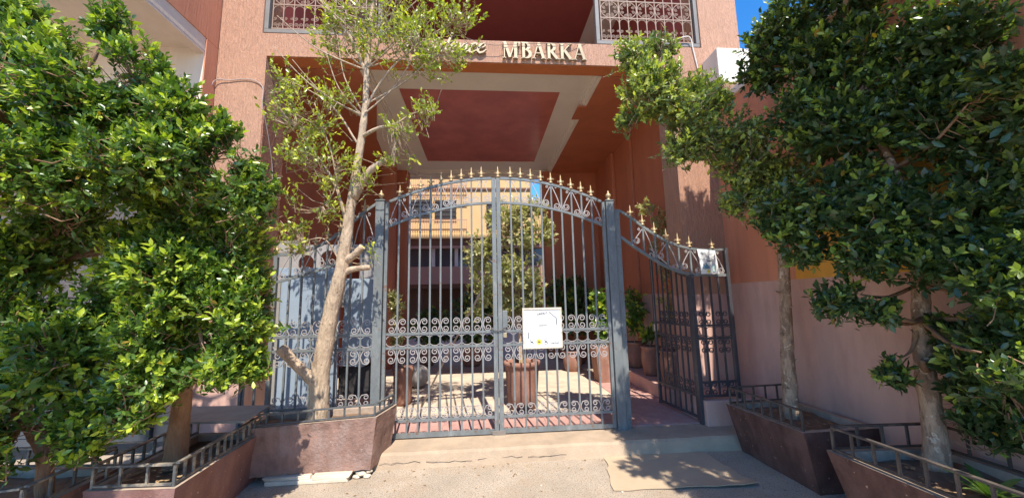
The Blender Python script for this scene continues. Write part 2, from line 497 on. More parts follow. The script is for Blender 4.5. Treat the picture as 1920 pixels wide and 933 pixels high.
# crown moulding: stepped runs along both sides and the far end
for side, x in ((1, 1.80), (-1, -1.70)):
    for k, (w, d) in enumerate(((0.0, 0.035), (0.03, 0.06), (0.05, 0.10))):
        a, b_ = x - side * (0.09 - w), x + side * 0.012
        cm = MB(); cm.box(min(a, b_), max(a, b_), 5.06 + 0.002 * k, 9.6 - 0.002 * k, CZ - d, CZ - 0.001 - (0.0 if k == 0 else (0.035, 0.06)[k - 1]))
        cm.build("crown_moulding", M['ceil_white'], res)
for k, d in enumerate((0.04, 0.075)):
    MB().box(-1.6, 1.7, 9.42 + 0.05 * k, 9.6, CZ - d, CZ - 0.001 - (0.04 if k else 0.0)).build("crown_moulding", M['ceil_white'], res)
# dropped side soffits
MB().box(1.812, 3.0, 5.06, 9.6, 4.715, CZ + 0.028).build("side_soffit", M['inner'], res)
so = MB()
so.hexa([(-3.0, 5.06), (-1.712, 5.06), (-1.712, 5.95), (-2.12, 7.4), (-2.26, 8.8), (-2.26, 9.6), (-3.0, 9.6)],
        [(-3.0, 5.06), (-1.712, 5.06), (-1.712, 5.95), (-2.12, 7.4), (-2.26, 8.8), (-2.26, 9.6), (-3.0, 9.6)], 4.715, CZ + 0.028)
so.build("side_soffit", M['inner'], res)
sw = MB()
sw.hexa([(-1.714, 5.96), (-1.714, 9.59), (-2.255, 9.59), (-2.255, 8.8), (-2.115, 7.4)],
        [(-1.714, 5.96), (-1.714, 9.59), (-2.255, 9.59), (-2.255, 8.8), (-2.115, 7.4)], 4.755, CZ + 0.027)
sw.build("side_soffit", M['ceil_white'], res, label="off white angled soffit panel along the left")
MB().box(1.66, 1.811, 5.90, 6.35, 4.69, 4.713).build("corbel", M['inner'], res)
# passage walls
def inner_wall(x0, x1, y0, y1):
    MB().box(x0, x1, y0, y1, 1.5, 4.93).build("passage_wall", M['inner'], res)
    MB().box(x0, x1, y0, y1, 0.0, 1.5).build("passage_wainscot", M['pink'], res)
inner_wall(3.0, 3.3, 5.225, 9.9)
MB().box(-3.4, -3.0, 5.335, 9.9, 0.0, 4.93).build("passage_wall", M['inner'], res)
MB().box(-2.998, -1.86, 9.3, 9.6, 0.0, 4.75).build("end_pier", M['inner'], res)
MB().box(-2.3, -2.02, 8.6, 8.85, 0.0, 4.7).build("end_pier", M['inner'], res)
MB().box(1.60, 2.998, 9.3, 9.6, 0.0, 4.75).build("end_pier", M['inner'], res)
MB().box(-2.99, 2.99, 9.61, 9.9, 4.72, 4.92).build("end_beam", M['ceil_white'], res)
MB().box(2.92, 2.999, 7.9, 8.25, 0.0, 4.7).build("wall_pilaster", M['inner'], res, 0.01)
MB().box(2.95, 2.999, 6.9, 7.1, 0.0, 4.7).build("wall_pilaster", M['inner'], res, 0.01)

# ------------------------------------------------------------------ balcony grilles
def spiral(cx, cz, r0, r1, a0, turns, n=14, sgn=1):
    return [(cx + (r0 + (r1 - r0) * k / n) * math.cos(a0 + sgn * turns * 2 * math.pi * k / n),
             cz + (r0 + (r1 - r0) * k / n) * math.sin(a0 + sgn * turns * 2 * math.pi * k / n)) for k in range(n + 1)]

def grille(x0, x1, label, nb):
    zb, zt = 5.075, 6.2
    r = empty("balcony_grille", label, "window grille", ((x0 + x1) / 2, 4.86, zb), "grilles of the upper balcony")
    t = 0.055
    f = MB()
    f.box(x0, x1, 4.82, 4.90, zb, zb + t)
    f.box(x0, x0 + t, 4.821, 4.899, zb + t, zt)
    f.box(x1 - t, x1, 4.821, 4.899, zb + t, zt)
    f.build("frame", M['frame'], r, 0.005)
    xa, xb = x0 + t + 0.035, x1 - t - 0.035
    s = (xb - xa) / nb
    y = 4.855
    zo = zb + t + 0.03
    def hb(z):
        MB().box(xa - 0.01, xb + 0.01, y - 0.008, y + 0.008, z - 0.008, z + 0.008).build("cross_rail", M['grille'], r)
    hb(zo); hb(zo + 0.36); hb(zo + 0.36 + 2 * s)
    bar = MB().box(-0.0065, 0.0065, -0.0065, 0.0065, 0.0, zt - zo).mesh("bar", M['grille'])
    for k in range(nb + 1):
        inst("bar", bar, r, (xa + s * k, y, zo))
    sc = MB()
    for sg in (-1, 1):
        # bottom C, small eye above, and the arch top
        p = spiral(sg * s * 0.24, 0.062, 0.006, s * 0.21, 0.5 * math.pi, 1.4, 16, sg) 
        p += [(sg * s * 0.30 - sg * s * 0.30 * 1, 0.006)]
        sc.tube([(a, 0, b) for a, b in p], 0.0042, 4)
        p = spiral(sg * s * 0.27, 0.155, 0.004, s * 0.15, 0.0, 1.2, 12, sg) + [(sg * s * 0.46, 0.125)]
        sc.tube([(a, 0, b) for a, b in p], 0.0038, 4)
    arch = [(-s * 0.46, 0, 0.27)] + [(-s * 0.46 * math.cos(a), 0, 0.285 + 0.06 * math.sin(a)) for a in [math.pi * k / 10 for k in range(11)]] + [(s * 0.46, 0, 0.27)]
    sc.tube(arch, 0.0048, 4)
    allsc = MB()
    for k in range(nb):
        allsc.add([(v[0] + xa + s * (k + 0.5), v[1] + y, v[2] + zo) for v in sc.v], sc.f)
    allsc.build("scrollwork", M['grille'], r, kind="stuff")
    ro = MB()
    R = s * 0.95
    ro.tube([(R * math.cos(a), 0, R * math.sin(a)) for a in [2 * math.pi * k / 28 for k in range(29)]], 0.007, 4)
    for k in range(8):
        a = 2 * math.pi * (k + 0.5) / 8
        for sg in (-1, 1):
            c = (R * 0.70 * math.cos(a + sg * 0.2), R * 0.70 * math.sin(a + sg * 0.2))
        p = spiral(R * 0.70 * math.cos(a), R * 0.70 * math.sin(a), 0.004, R * 0.21, a, 1.5, 14, 1)
        ro.tube([(q[0], 0, q[1]) for q in p], 0.0042, 4)
    allro = MB()
    for k in range(nb // 2):
        allro.add([(v[0] + xa + s * (2 * k + 1), v[1] + y, v[2] + zo + 0.36 + s) for v in ro.v], ro.f)
    allro.build("rosettes", M['grille'], r, kind="stuff")
    return r
grille(-2.90, -1.35, "left balcony grille of cream scrollwork in a grey frame, partly behind the sparse tree", 10)
grille(1.68, 3.24, "right balcony grille of cream scrollwork in a grey frame, above the leafy branch", 10)

# ------------------------------------------------------------------ lettering on the lintel
sg_root = empty("facade_sign", "raised metal lettering on the lintel reading Residence M'BARKA", "sign lettering", (0.3, YF, 4.75))
def letter(strokes, x, z, h, label, d0=0.055, mat='brass'):
    mb = MB()
    for i, (pts, w) in enumerate(strokes):
        ww = [q * h for q in w] if isinstance(w, (list, tuple)) else w * h
        mb.ribbon([(x + p[0] * h, z + p[1] * h) for p in pts], YF - d0 + 0.0016 * i, YF - 0.012 + 0.0011 * i, ww)
    return mb.build("letter", M[mat], sg_root, label=label)
TH, TN, SF = 0.16, 0.06, 0.045
def serif(x0, x1, z): return ([(x0, z), (x1, z)], SF)
def arc(cx, cz, rx, rz, a0, a1, n=12): return [(cx + rx * math.cos(a0 + (a1 - a0) * k / n), cz + rz * math.sin(a0 + (a1 - a0) * k / n)) for k in range(n + 1)]
hp = math.pi / 2
bw = [0.05, 0.08, 0.12, 0.15, 0.17, 0.17, 0.17, 0.17, 0.17, 0.15, 0.12, 0.08, 0.05]
LET = {
 'M': ([([(0.10, 0.02), (0.10, 0.98)], TN), ([(0.12, 0.98), (0.42, 0.04)], TH), ([(0.42, 0.04), (0.72, 0.98)], TN), ([(0.74, 0.02), (0.74, 0.98)], TH),
        serif(0.0, 0.2, 0.022), serif(0.6, 0.88, 0.022), serif(0.02, 0.16, 0.978), serif(0.68, 0.88, 0.978)], 0.92),
 'B': ([([(0.13, 0.02), (0.13, 0.98)], TH), (arc(0.22, 0.745, 0.22, 0.215, hp, -hp), bw), (arc(0.24, 0.27, 0.27, 0.245, hp, -hp), bw),
        serif(0.0, 0.26, 0.022), serif(0.0, 0.26, 0.978)], 0.62),
 'A': ([([(0.06, 0.02), (0.34, 0.98)], TN), ([(0.34, 0.98), (0.62, 0.02)], TH), ([(0.15, 0.34), (0.52, 0.34)], 0.05),
        serif(-0.03, 0.17, 0.022), serif(0.48, 0.76, 0.022)], 0.78),
 'R': ([([(0.13, 0.02), (0.13, 0.98)], TH), (arc(0.22, 0.735, 0.24, 0.225, hp, -hp), bw), ([(0.26, 0.5), (0.60, 0.03)], TH),
        serif(0.0, 0.26, 0.022), serif(0.52, 0.74, 0.022), serif(0.0, 0.26, 0.978)], 0.74),
 'K': ([([(0.13, 0.02), (0.13, 0.98)], TH), ([(0.16, 0.42), (0.60, 0.97)], TN), ([(0.28, 0.56), (0.62, 0.03)], TH),
        serif(0.0, 0.26, 0.022), serif(0.5, 0.76, 0.022), serif(0.5, 0.72, 0.978), serif(0.01, 0.25, 0.978)], 0.78),
 "'": ([([(0.07, 0.98), (0.04, 0.72)], [0.11, 0.04])], 0.13),
}
x = 0.31
H = 0.245
for ch in "M'BARKA":
    st, adv = LET[ch]
    letter(st, x, 4.765, H, "serif capital " + ch if ch != "'" else "apostrophe after the M")
    x += adv * H * 0.97 + (0.012 if ch != "M" else 0.0)
# script word: heavy slanted strokes
def slant(pts): return [(p[0] + 0.28 * p[1], p[1]) for p in pts]
cur = lambda n, a, b: [a + (b - a) * k / (n - 1) for k in range(n)]
SCR = {
 'e': ([(slant([(0.04, 0.26), (0.24, 0.30), (0.36, 0.40), (0.30, 0.52), (0.17, 0.50), (0.07, 0.34), (0.08, 0.14), (0.20, 0.05), (0.34, 0.09), (0.46, 0.22)]),
         [0.04, 0.05, 0.06, 0.07, 0.09, 0.12, 0.12, 0.10, 0.07, 0.04])], 0.40),
 'n': ([(slant([(0.06, 0.50), (0.12, 0.02)]), 0.10), (slant([(0.12, 0.24), (0.22, 0.46), (0.33, 0.50), (0.38, 0.40), (0.36, 0.14), (0.42, 0.06), (0.52, 0.16)]),
         [0.05, 0.07, 0.09, 0.11, 0.11, 0.08, 0.04])], 0.48),
 'c': ([(slant([(0.36, 0.44), (0.26, 0.53), (0.13, 0.46), (0.06, 0.28), (0.10, 0.10), (0.22, 0.05), (0.40, 0.18)]),
         [0.10, 0.07, 0.10, 0.12, 0.11, 0.08, 0.04])], 0.38),
 'd': ([(slant([(0.36, 0.44), (0.24, 0.53), (0.10, 0.42), (0.07, 0.20), (0.17, 0.06), (0.32, 0.18)]), [0.06, 0.07, 0.11, 0.12, 0.09, 0.05]),
        (slant([(0.44, 1.0), (0.36, 0.4), (0.36, 0.14), (0.42, 0.06), (0.52, 0.16)]), [0.10, 0.10, 0.10, 0.07, 0.04])], 0.48),
 'i': ([(slant([(0.08, 0.50), (0.08, 0.14), (0.14, 0.06), (0.24, 0.16)]), [0.10, 0.10, 0.08, 0.04]), (slant([(0.10, 0.66), (0.13, 0.74)]), 0.09)], 0.21),
 's': ([(slant([(0.02, 0.14), (0.14, 0.30), (0.22, 0.52), (0.26, 0.34), (0.24, 0.12), (0.10, 0.04), (0.04, 0.10)]), [0.04, 0.05, 0.08, 0.11, 0.11, 0.08, 0.05])], 0.32),
 'R': ([(slant([(0.14, 0.0), (0.20, 0.95)]), 0.13), (slant([(0.0, 0.80), (0.16, 0.97), (0.42, 0.98), (0.52, 0.78), (0.40, 0.56), (0.22, 0.50)]), [0.05, 0.07, 0.08, 0.12, 0.09, 0.05]),
         (slant([(0.26, 0.50), (0.44, 0.20), (0.58, 0.02), (0.70, 0.10)]), [0.06, 0.12, 0.10, 0.04])], 0.64),
}
word = "Residence"
H2 = 0.30
width = sum(SCR[c][1] for c in word) * H2
x = 0.05 - width
for ch in word:
    st, adv = SCR[ch]
    letter(st, x, 4.815, H2, "slanted script letter " + ch, 0.05)
    if ch == 'e' and x < -0.6:
        pass
    x += adv * H2

# cables and wires
def cable(name, pts, r, mat, label, cat):
    P = [Vector(p) for p in pts]
    out = []
    for i in range(len(P) - 1):
        p0, p1, p2, p3 = P[max(i - 1, 0)], P[i], P[i + 1], P[min(i + 2, len(P) - 1)]
        for k in range(6):
            t = k / 6
            out.append(0.5 * ((2 * p1) + (-p0 + p2) * t + (2 * p0 - 5 * p1 + 4 * p2 - p3) * t * t + (-p0 + 3 * p1 - 3 * p2 + p3) * t ** 3))
    out.append(P[-1])
    return thing_mesh(name, MB().tube(out, r, 6), M[mat], label, cat)
cable("cable", [(-3.44, 4.72, 3.3), (-3.445, 4.72, 4.0), (-3.42, 4.76, 4.32), (-3.24, 4.785, 4.35), (-3.0, 4.785, 4.37), (-2.84, 4.785, 4.27), (-2.82, 4.785, 4.0), (-2.803, 4.9, 3.7), (-2.80, 5.05, 3.3), (-2.80, 5.1, 2.9)],
      0.006, 'cable', "pale cable stapled across the top of the left pier", "cable")
cable("drain_hose", [(2.62, 4.80, 5.14), (2.82, 4.78, 5.15), (3.0, 4.77, 5.20), (3.07, 4.775, 5.17), (3.10, 4.785, 5.0), (3.13, 4.785, 4.8), (3.15, 4.785, 4.66)],
      0.009, 'white', "thin white hose bent over the sill of the right balcony grille", "hose")
cable("wire", [(-0.62, 4.78, 5.12), (-0.3, 4.72, 5.05), (0.12, 4.72, 4.93), (0.42, 4.73, 4.95), (0.85, 4.73, 4.98), (1.2, 4.73, 5.0), (1.5, 4.79, 5.06)],
      0.0035, 'wire', "thin dark wire sagging in front of the raised lettering", "wire")

# ------------------------------------------------------------------ neighbours
nb = empty("neighbour_building", "cream neighbouring building with a jutting white soffit on the left", "building", (-5, 4.6, 0))
MB().box(-9, -3.44, 2.2, 9.0, 4.80, 14.0).build("upper_storey", M['orange'], nb)
MB().box(-9, -3.45, 2.21, 4.6, 4.66, 4.80).build("soffit", M['cream'], nb)
for k, (d, w) in enumerate(((0.035, 0.16), (0.07, 0.10))):
    MB().box(-3.45 - w, -3.446 - 0.002 * k, 2.21, 4.6 - 0.002 * k, 4.66 - d, 4.66 - (0.036 if k else 0.001)).build("cornice", M['cream'], nb)
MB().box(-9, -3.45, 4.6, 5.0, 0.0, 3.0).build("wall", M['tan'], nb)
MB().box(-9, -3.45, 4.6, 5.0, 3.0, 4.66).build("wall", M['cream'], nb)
MB().box(-3.447, -3.435, 4.60, 4.8, 0.0, 4.79).build("wall_return", M['orange'], nb)
sh = MB().box(-5.2, -3.6, 4.56, 4.6, 0.02, 1.0); shd = sh.build("shutter", M['shutter'], nb)
slat = MB().box(-0.8, 0.8, -0.012, 0.0, 0.0, 0.07).mesh("slat", M['shutter'])
for k in range(12):
    inst("slat", slat, shd, (-4.4, 4.56, 0.03 + 0.08 * k))

rb = empty("side_wall_building", "low building on the right with a long mauve and orange wall", "building", (3.5, 2, 0))
MB().box(3.30, 7, -6, 4.795, GZ - 0.02, 1.60).build("wall_base", M['pink'], rb)
MB().box(3.302, 7, 3.70, 4.795, 1.60, 4.02).build("wall_upper", M['orange'], rb)
MB().box(3.302, 7, 2.3, 3.70, 1.60, 2.55).build("ochre_panel", M['ochre'], rb)
MB().box(3.302, 7, 2.3, 3.70, 2.55, 4.02).build("wall_upper", M['orange'], rb)
MB().box(3.302, 7, -6, 2.3, 1.60, 4.02).build("wall_upper", M['orange'], rb)
MB().box(3.22, 7, 4.45, 4.79, 4.30, 4.80).build("eave_block", M['white'], rb, 0.01)
MB().box(3.26, 7, -6, 4.44, 4.02, 4.12).build("coping", M['white'], rb, 0.01)
MB().box(3.9, 7, 4.46, 4.79, 4.02, 4.30).build("eave_wall", M['orange'], rb)
plinth = MB().box(2.50, 3.296, 4.22, 4.79, GZ - 0.02, 0.27)
thing_mesh("gate_plinth", plinth, M['pink'], "mauve pink plinth block under the fixed right side of the gate", "plinth", bevel=0.008)

# ------------------------------------------------------------------ far courtyard building
cw = empty("sky_blocking_wall", "unseen terracotta wall added left of the courtyard to block sky light", "wall", (-5.4, 14, 0), "unseen walls added to block sky light")
MB().box(-5.6, -5.2, 9.91, 17.6, 0.0, 6.5).build("wall", M['orange'], cw)  # unseen side walls, added to keep sky light off the courtyard floor
cw = empty("sky_blocking_wall", "unseen terracotta wall added right of the courtyard to block sky light", "wall", (5.4, 14, 0), "unseen walls added to block sky light")
MB().box(5.2, 5.6, 9.91, 17.6, 0.0, 6.5).build("wall", M['orange'], cw)
fb = empty("courtyard_building", "yellow and pink apartment block seen through the passage behind the gate", "building", (-1, 18, 0))
MB().box(-7, 2.47, 18.0, 24, 4.65, 7.9).build("upper_wall", M['far_yellow'], fb)
MB().box(-7, 2.6, 17.9, 24, 4.42, 4.65).build("ledge", M['far_yellow'], fb, 0.01)
MB().box(-7, 6, 17.98, 24, 4.08, 4.42).build("beam", M['far_brown'], fb)
MB().box(-7, 6, 17.96, 18.3, 3.96, 4.08).build("ledge", M['far_pink'], fb)
MB().box(-7, 6, 18.2, 24, 3.08, 3.96).build("window_band", M['glass'], fb)
for x0 in (-3.7, -2.35, -1.25, 0.1, 1.5):
    MB().box(x0 - 0.08, x0 + 0.08, 18.1, 18.2, 3.08, 3.96).build("mullion", M['white'], fb)
MB().box(-7, 6, 17.95, 24, 2.25, 3.08).build("parapet", M['far_pink'], fb)
MB().box(-7, 6, 18.0, 24, 2.05, 2.25).build("beam", M['far_brown'], fb)
MB().box(-7, 6, 19.5, 24, 0.0, 2.05).build("arcade_back_wall", M['far_brown'], fb)
for x0 in (-3.0, -0.9, 1.2):
    MB().box(x0 - 0.16, x0 + 0.16, 18.1, 18.4, 0.0, 2.05).build("arcade_pillar", M['far_brown'], fb)
MB().box(2.47, 7, 18.3, 24, 4.42, 6.25).build("side_wing", M['far_yellow'], fb)
def far_window(x0, x1, z0, z1):
    w = MB().box(x0, x1, 17.97, 18.0, z0, z1).build("window", M['glass'], fb)
    gmb = MB()
    n = int((x1 - x0) / 0.12)
    for k in range(n + 1):
        xx = x0 + (x1 - x0) * k / n
        gmb.box(xx - 0.012, xx + 0.012, 17.86, 17.88, z0 - 0.05, z1 + 0.02)
    for k in range(5):
        zz = z0 + (z1 - z0) * k / 4
        gmb.box(x0 - 0.03, x1 + 0.03, 17.88, 17.90, zz - 0.015, zz + 0.015)
    gmb.build("window_bars", M['dark'], w)
far_window(-3.42, -2.42, 5.45, 6.32)
far_window(-2.25, -1.25, 5.42, 6.30)
far_window(0.25, 0.95, 4.9, 6.2)
MB().box(-7, 2.47, 17.93, 18.0, 6.85, 6.95).build("ledge", M['far_brown'], fb)
rl = MB()
for k in range(26):
    rl.box(-3.5 + k * 0.11, -3.48 + k * 0.11, 17.7, 17.72, 4.7, 5.3)
    rl.box(-3.5 + k * 0.11, -3.48 + k * 0.11, 17.7, 17.72, 6.4, 7.5)
rl.box(-3.5, -0.7, 17.72, 17.74, 5.28, 5.32); rl.box(-3.5, -0.7, 17.72, 17.74, 6.38, 6.42); rl.box(-3.5, -0.7, 17.72, 17.74, 6.98, 7.02)
rl.build("balcony_railing", M['far_pink'], fb)

# ------------------------------------------------------------------ the iron gate
GY = 4.30
GC = 0.19
def arch_hi(x):          # top rail of the double gate
    d = abs(x - GC)
    return 2.885 - 0.30 * (d / 1.28) ** 2
def arch_lo(x):
    d = abs(x - GC)
    return 2.585 - 0.29 * (d / 1.28) ** 2
def fin_mesh():
    b = MB()
    b.smooth = True
    prof = [(0.010, 0.0), (0.022, 0.006), (0.022, 0.014), (0.011, 0.022), (0.012, 0.03), (0.017, 0.038), (0.010, 0.046), (0.009, 0.075), (0.003, 0.12), (0.0005, 0.128)]
    b.lathe(prof, (0, 0, 0), 8)
    b.smooth = False
    for s in (-1, 1):
        b.tube([(0, 0, 0.028), (s * 0.016, 0, 0.05), (s * 0.026, 0, 0.055), (s * 0.030, 0, 0.042)], [0.006, 0.008, 0.007, 0.004], 5)
    b.hexa([(-0.012, -0.006, 0.05), (0.012, -0.006, 0.05), (0.012, 0.006, 0.05), (-0.012, 0.006, 0.05)],
           [(-0.002, -0.002, 0.10), (0.002, -0.002, 0.10), (0.002, 0.002, 0.10), (-0.002, 0.002, 0.10)], 0, 0)
    b.v = [(v[0] * 1.25, v[1] * 1.25, v[2] * 1.12) for v in b.v]
    return b.mesh("finial", M['gold'])
FIN = fin_mesh()

def c_scroll(h, mirror=1, w=0.085):
    """C scroll of height h with its back on x = 0, both ends curling away from the bar."""
    e = min(w * 0.42, h * 0.235)
    top = spiral(mirror * (w - e), h - e, 0.011, e, 0.15 * math.pi if mirror > 0 else 0.85 * math.pi, 1.2, 18, mirror)
    top = top + [(mirror * w * 0.30, h - e * 0.35), (mirror * 0.016, h - e * 1.25)]
    bot = [(x, h - z) for x, z in reversed(top)]
    mid = [(mirror * 0.007, h * 0.5)]
    return [(x, 0, z) for x, z in top + mid + bot]
def scroll_mesh(h, mat, r=0.0048, w=0.085):
    return [MB().tube(c_scroll(h, mm, w), r * 1.22, 4).mesh("scroll", mat) for mm in (1, -1)]

def arc_meshes(s, mat):
    """the little arcs that round off the corners between two rails 15 cm apart"""
    hh = 0.124
    out = []
    for sgn in (1, -1):
        pts = []
        for k in range(9):
            a = math.pi * k / 8
            z_ = 0.036 * math.sin(a)
            pts.append((-0.47 * s * math.cos(a), 0, hh - 0.04 + z_ if sgn > 0 else 0.04 - z_))
        out.append(MB().tube(pts, 0.0048, 4).mesh("arc_scroll", mat))
    return out

def put(meshes, root, loc, name="scroll"):
    for me in meshes:
        inst(name, me, root, loc)

def panel_bars(root, xs, hi, lo, z_bot, mats, finials=True, scroll_cols=True, braces=True, s=None, y=GY):
    """Bars, scrolls, V braces and finials of one iron panel; hi/lo give the arched rails' heights."""
    iron, scr = mats
    s = s or (xs[1] - xs[0])
    PAIR = scroll_mesh(0.150, scr, 0.005, s * 0.80)
    ARC = arc_meshes(s, scr)
    LOW = scroll_mesh(0.120, scr, 0.0045, s * 0.80)
    for i, x_ in enumerate(xs):
        zt = hi(x_)
        MB().box(x_ - 0.0095, x_ + 0.0095, y - 0.0095, y + 0.0095, z_bot, zt).build("bar", iron, root)
        if finials:
            inst("finial", FIN, root, (x_, y, zt + 0.012))
        if scroll_cols and i % 2 == 0:
            put(PAIR, root, (x_, y - 0.006, 1.113))
            put(PAIR, root, (x_, y - 0.006, 0.937 - 0.150))
            put(LOW, root, (x_, y - 0.006, z_bot + 0.168))
    ext = [xs[0] - s] + list(xs) + [xs[-1] + s]
    for i in range(len(ext) - 1):
        if scroll_cols:
            put(ARC, root, ((ext[i] + ext[i + 1]) / 2, y - 0.004, 0.963), "arc_scroll")
    if braces:
        for i, x_ in enumerate(xs):
            if i % 2 == 0:
                for sg in (-1, 1):
                    xb = x_ + sg * s
                    z0 = lo(xb - sg * 0.02) + 0.012
                    z1 = hi(x_) - 0.03
                    rr = 0.043
                    if z1 - z0 < 0.08:
                        continue
                    cx = xb - sg * (rr + 0.012)
                    sp = spiral(cx, z0 + rr, 0.006, rr, math.pi * 0.5, 1.6, 20, sg)
                    sp = spiral(cx, z0 + rr, 0.013, rr, 0.75 * math.pi if sg > 0 else 0.25 * math.pi, 1.6, 22, sg)
                    pts = [(q[0], y - 0.006, q[1]) for q in sp]
                    pts += [(x_ + sg * s * 0.50, y - 0.006, z0 + (z1 - z0) * 0.62), (x_ + sg * 0.014, y - 0.006, z1)]
                    MB().tube(pts, 0.0064, 4).build("brace", scr, root)
                    sp = spiral(x_ + sg * 0.052, z1 + 0.004, 0.004, 0.02, 0, 1.3, 10, -sg)
                    MB().tube([(q[0], y - 0.006, q[1]) for q in sp], 0.0048, 4).build("scroll", scr, root)

def curved_rail(f, x0, x1, h, name, root, mat, y=GY, t=0.014, n=20):
    b = MB()
    pts = [(x0 + (x1 - x0) * k / n, f(x0 + (x1 - x0) * k / n)) for k in range(n + 1)]
    b.ribbon(pts, y - t, y + t, h)
    return b.build(name, mat, root)

def straight_rail(x0, x1, z, h, name, root, mat, y=GY, t=0.014):
    return MB().box(x0, x1, y - t, y + t, z - h / 2, z + h / 2).build(name, mat, root)

def gate_leaf(xa, xb, label, meet):
    root = empty("gate_leaf", label, "gate", ((xa + xb) / 2, GY, 0.0), "leaves of the arched double gate")
    iron, scr = M['iron'], M['scroll']
    # stiles
    for i, x_ in enumerate((xa, xb)):
        w = 0.048 if i == meet else 0.035
        x0, x1 = (x_, x_ + w) if i == 0 else (x_ - w, x_)
        MB().box(x0, x1, GY - 0.022, GY + 0.022, 0.0 if i == meet else 0.012, arch_hi((x0 + x1) / 2) - 0.002).build("stile", iron, root, 0.003)
    a, b_ = xa + 0.036, xb - 0.036
    if meet == 1: b_ = xb - 0.049
    else: a = xa + 0.049
    curved_rail(arch_hi, a, b_, 0.028, "arch_rail", root, iron)
    curved_rail(arch_lo, a, b_, 0.026, "arch_rail", root, iron)
    for z, h in ((1.10, 0.026), (0.95, 0.026), (0.185, 0.026), (0.035, 0.045)):
        straight_rail(a, b_, z, h, "rail", root, iron)
    n = 9
    s = (b_ - a) / (n + 1)
    panel_bars(root, [a + s * (k + 1) for k in range(n)], arch_hi, arch_lo, 0.03, (iron, scr))
    return root
gl = gate_leaf(-1.10, 0.165, "left leaf of the arched grey iron gate, without any sign", 1)
gr = gate_leaf(0.172, 1.475, "right leaf of the arched grey iron gate, carrying the lock", 0)
inst("finial", FIN, gr, (0.195, GY, arch_hi(0.195) + 0.008))
lk = MB().box(0.222, 0.278, GY - 0.03, GY + 0.03, 1.14, 1.33); lk.build("lock_box", M['iron'], gr, 0.004)
MB().box(0.09, 0.235, GY - 0.032, GY - 0.0225, -0.012, 0.05).build("drop_bolt_plate", M['steel'], gr, 0.002)
# prop rods behind the left leaf
cable("prop_rod", [(-0.85, 5.5, 0.02), (-0.55, 5.1, 0.6), (0.02, 4.42, 1.62)], 0.012, 'steel', "thin slanting metal prop rod behind the left gate leaf", "rod")
# padlock with chain
pl = empty("padlock", "brass padlock on a chain tying the two gate leaves", "padlock", (0.24, 4.25, 1.03))
MB().box(0.225, 0.265, 4.235, 4.262, 1.035, 1.085).build("body", M['brass'], pl, 0.004)
MB().tube([(0.232, 4.249, 1.085)] + [(0.245 - 0.013 * math.cos(a), 4.249, 1.10 + 0.018 * math.sin(a)) for a in [math.pi * k / 8 for k in range(9)]] + [(0.258, 4.249, 1.085)], 0.004, 6).build("shackle", M['steel'], pl)
link = MB().tube([(0.013 * math.cos(a), 0, 0.008 * math.sin(a)) for a in [2 * math.pi * k / 10 for k in range(11)]], 0.0032, 4).mesh("chain_link", M['steel'])
for k in range(9):
    inst("chain_link", link, pl, (0.10 + 0.017 * k, 4.262, 1.135 - 0.02 * math.sin(k / 8 * math.pi)), (math.radians(90 * (k % 2)), 0.3, 0))

def gate_post(x0, x1, label):
    r = empty("gate_post", label, "gate post", ((x0 + x1) / 2, GY, 0), "main posts of the iron gate")
    ztop = 2.60
    MB().box(x0, x1, GY - 0.05, GY + 0.05, -0.03, ztop).build("shaft", M['iron'], r, 0.004)
    MB().box(x0 - 0.008, x1 + 0.008, GY - 0.058, GY + 0.058, ztop, ztop + 0.012).build("cap", M['iron'], r, 0.002)
    k = MB(); k.smooth = True
    k.lathe([(0.022, 0.0), (0.03, 0.008), (0.02, 0.02), (0.014, 0.03), (0.03, 0.048), (0.034, 0.062), (0.026, 0.08), (0.011, 0.092), (0.014, 0.102), (0.008, 0.118), (0.001, 0.125)], ((x0 + x1) / 2, GY, ztop + 0.012), 12)
    k.build("knob", M['gold'], r)
    return r
gate_post(-1.205, -1.108, "left main gate post with gold knob, dappled by tree shade")
gate_post(1.483, 1.58, "right main gate post with gold knob, beside the open wicket")
MB_r = MB().box(1.582, 1.648, GY - 0.03, GY + 0.03, -0.02, 2.50)

def lerp_fn(pts):
    pts = sorted(pts)
    def f(x_):
        if x_ <= pts[0][0]: return pts[0][1]
        for i in range(len(pts) - 1):
            (xa, za), (xb, zb) = pts[i], pts[i + 1]
            if x_ <= xb:
                t = (x_ - xa) / (xb - xa)
                m0 = (pts[i + 1][1] - pts[max(i - 1, 0)][1]) / (pts[i + 1][0] - pts[max(i - 1, 0)][0])
                j = min(i + 2, len(pts) - 1)
                m1 = (pts[j][1] - pts[i][1]) / (pts[j][0] - pts[i][0])
                d = xb - xa
                return (2*t**3 - 3*t*t + 1) * za + (t**3 - 2*t*t + t) * d * m0 + (-2*t**3 + 3*t*t) * zb + (t**3 - t*t) * d * m1
        return pts[-1][1]
    return f
r_hi = lerp_fn([(1.58, 2.53), (1.78, 2.41), (1.99, 2.25), (2.22, 2.11), (2.49, 2.02), (2.70, 2.0), (2.96, 2.0)])
r_lo = lerp_fn([(1.58, 2.22), (1.88, 2.0), (2.2, 1.80), (2.46, 1.71), (2.7, 1.695), (2.96, 1.69)])
l_hi = lerp_fn([(-1.2, 2.58), (-1.36, 2.46), (-1.59, 2.25), (-1.81, 2.1), (-2.04, 2.02), (-2.28, 1.99), (-2.55, 1.985)])
l_lo = lerp_fn([(-1.2, 2.12), (-1.45, 1.97), (-1.69, 1.86), (-1.97, 1.77), (-2.28, 1.69), (-2.55, 1.68)])

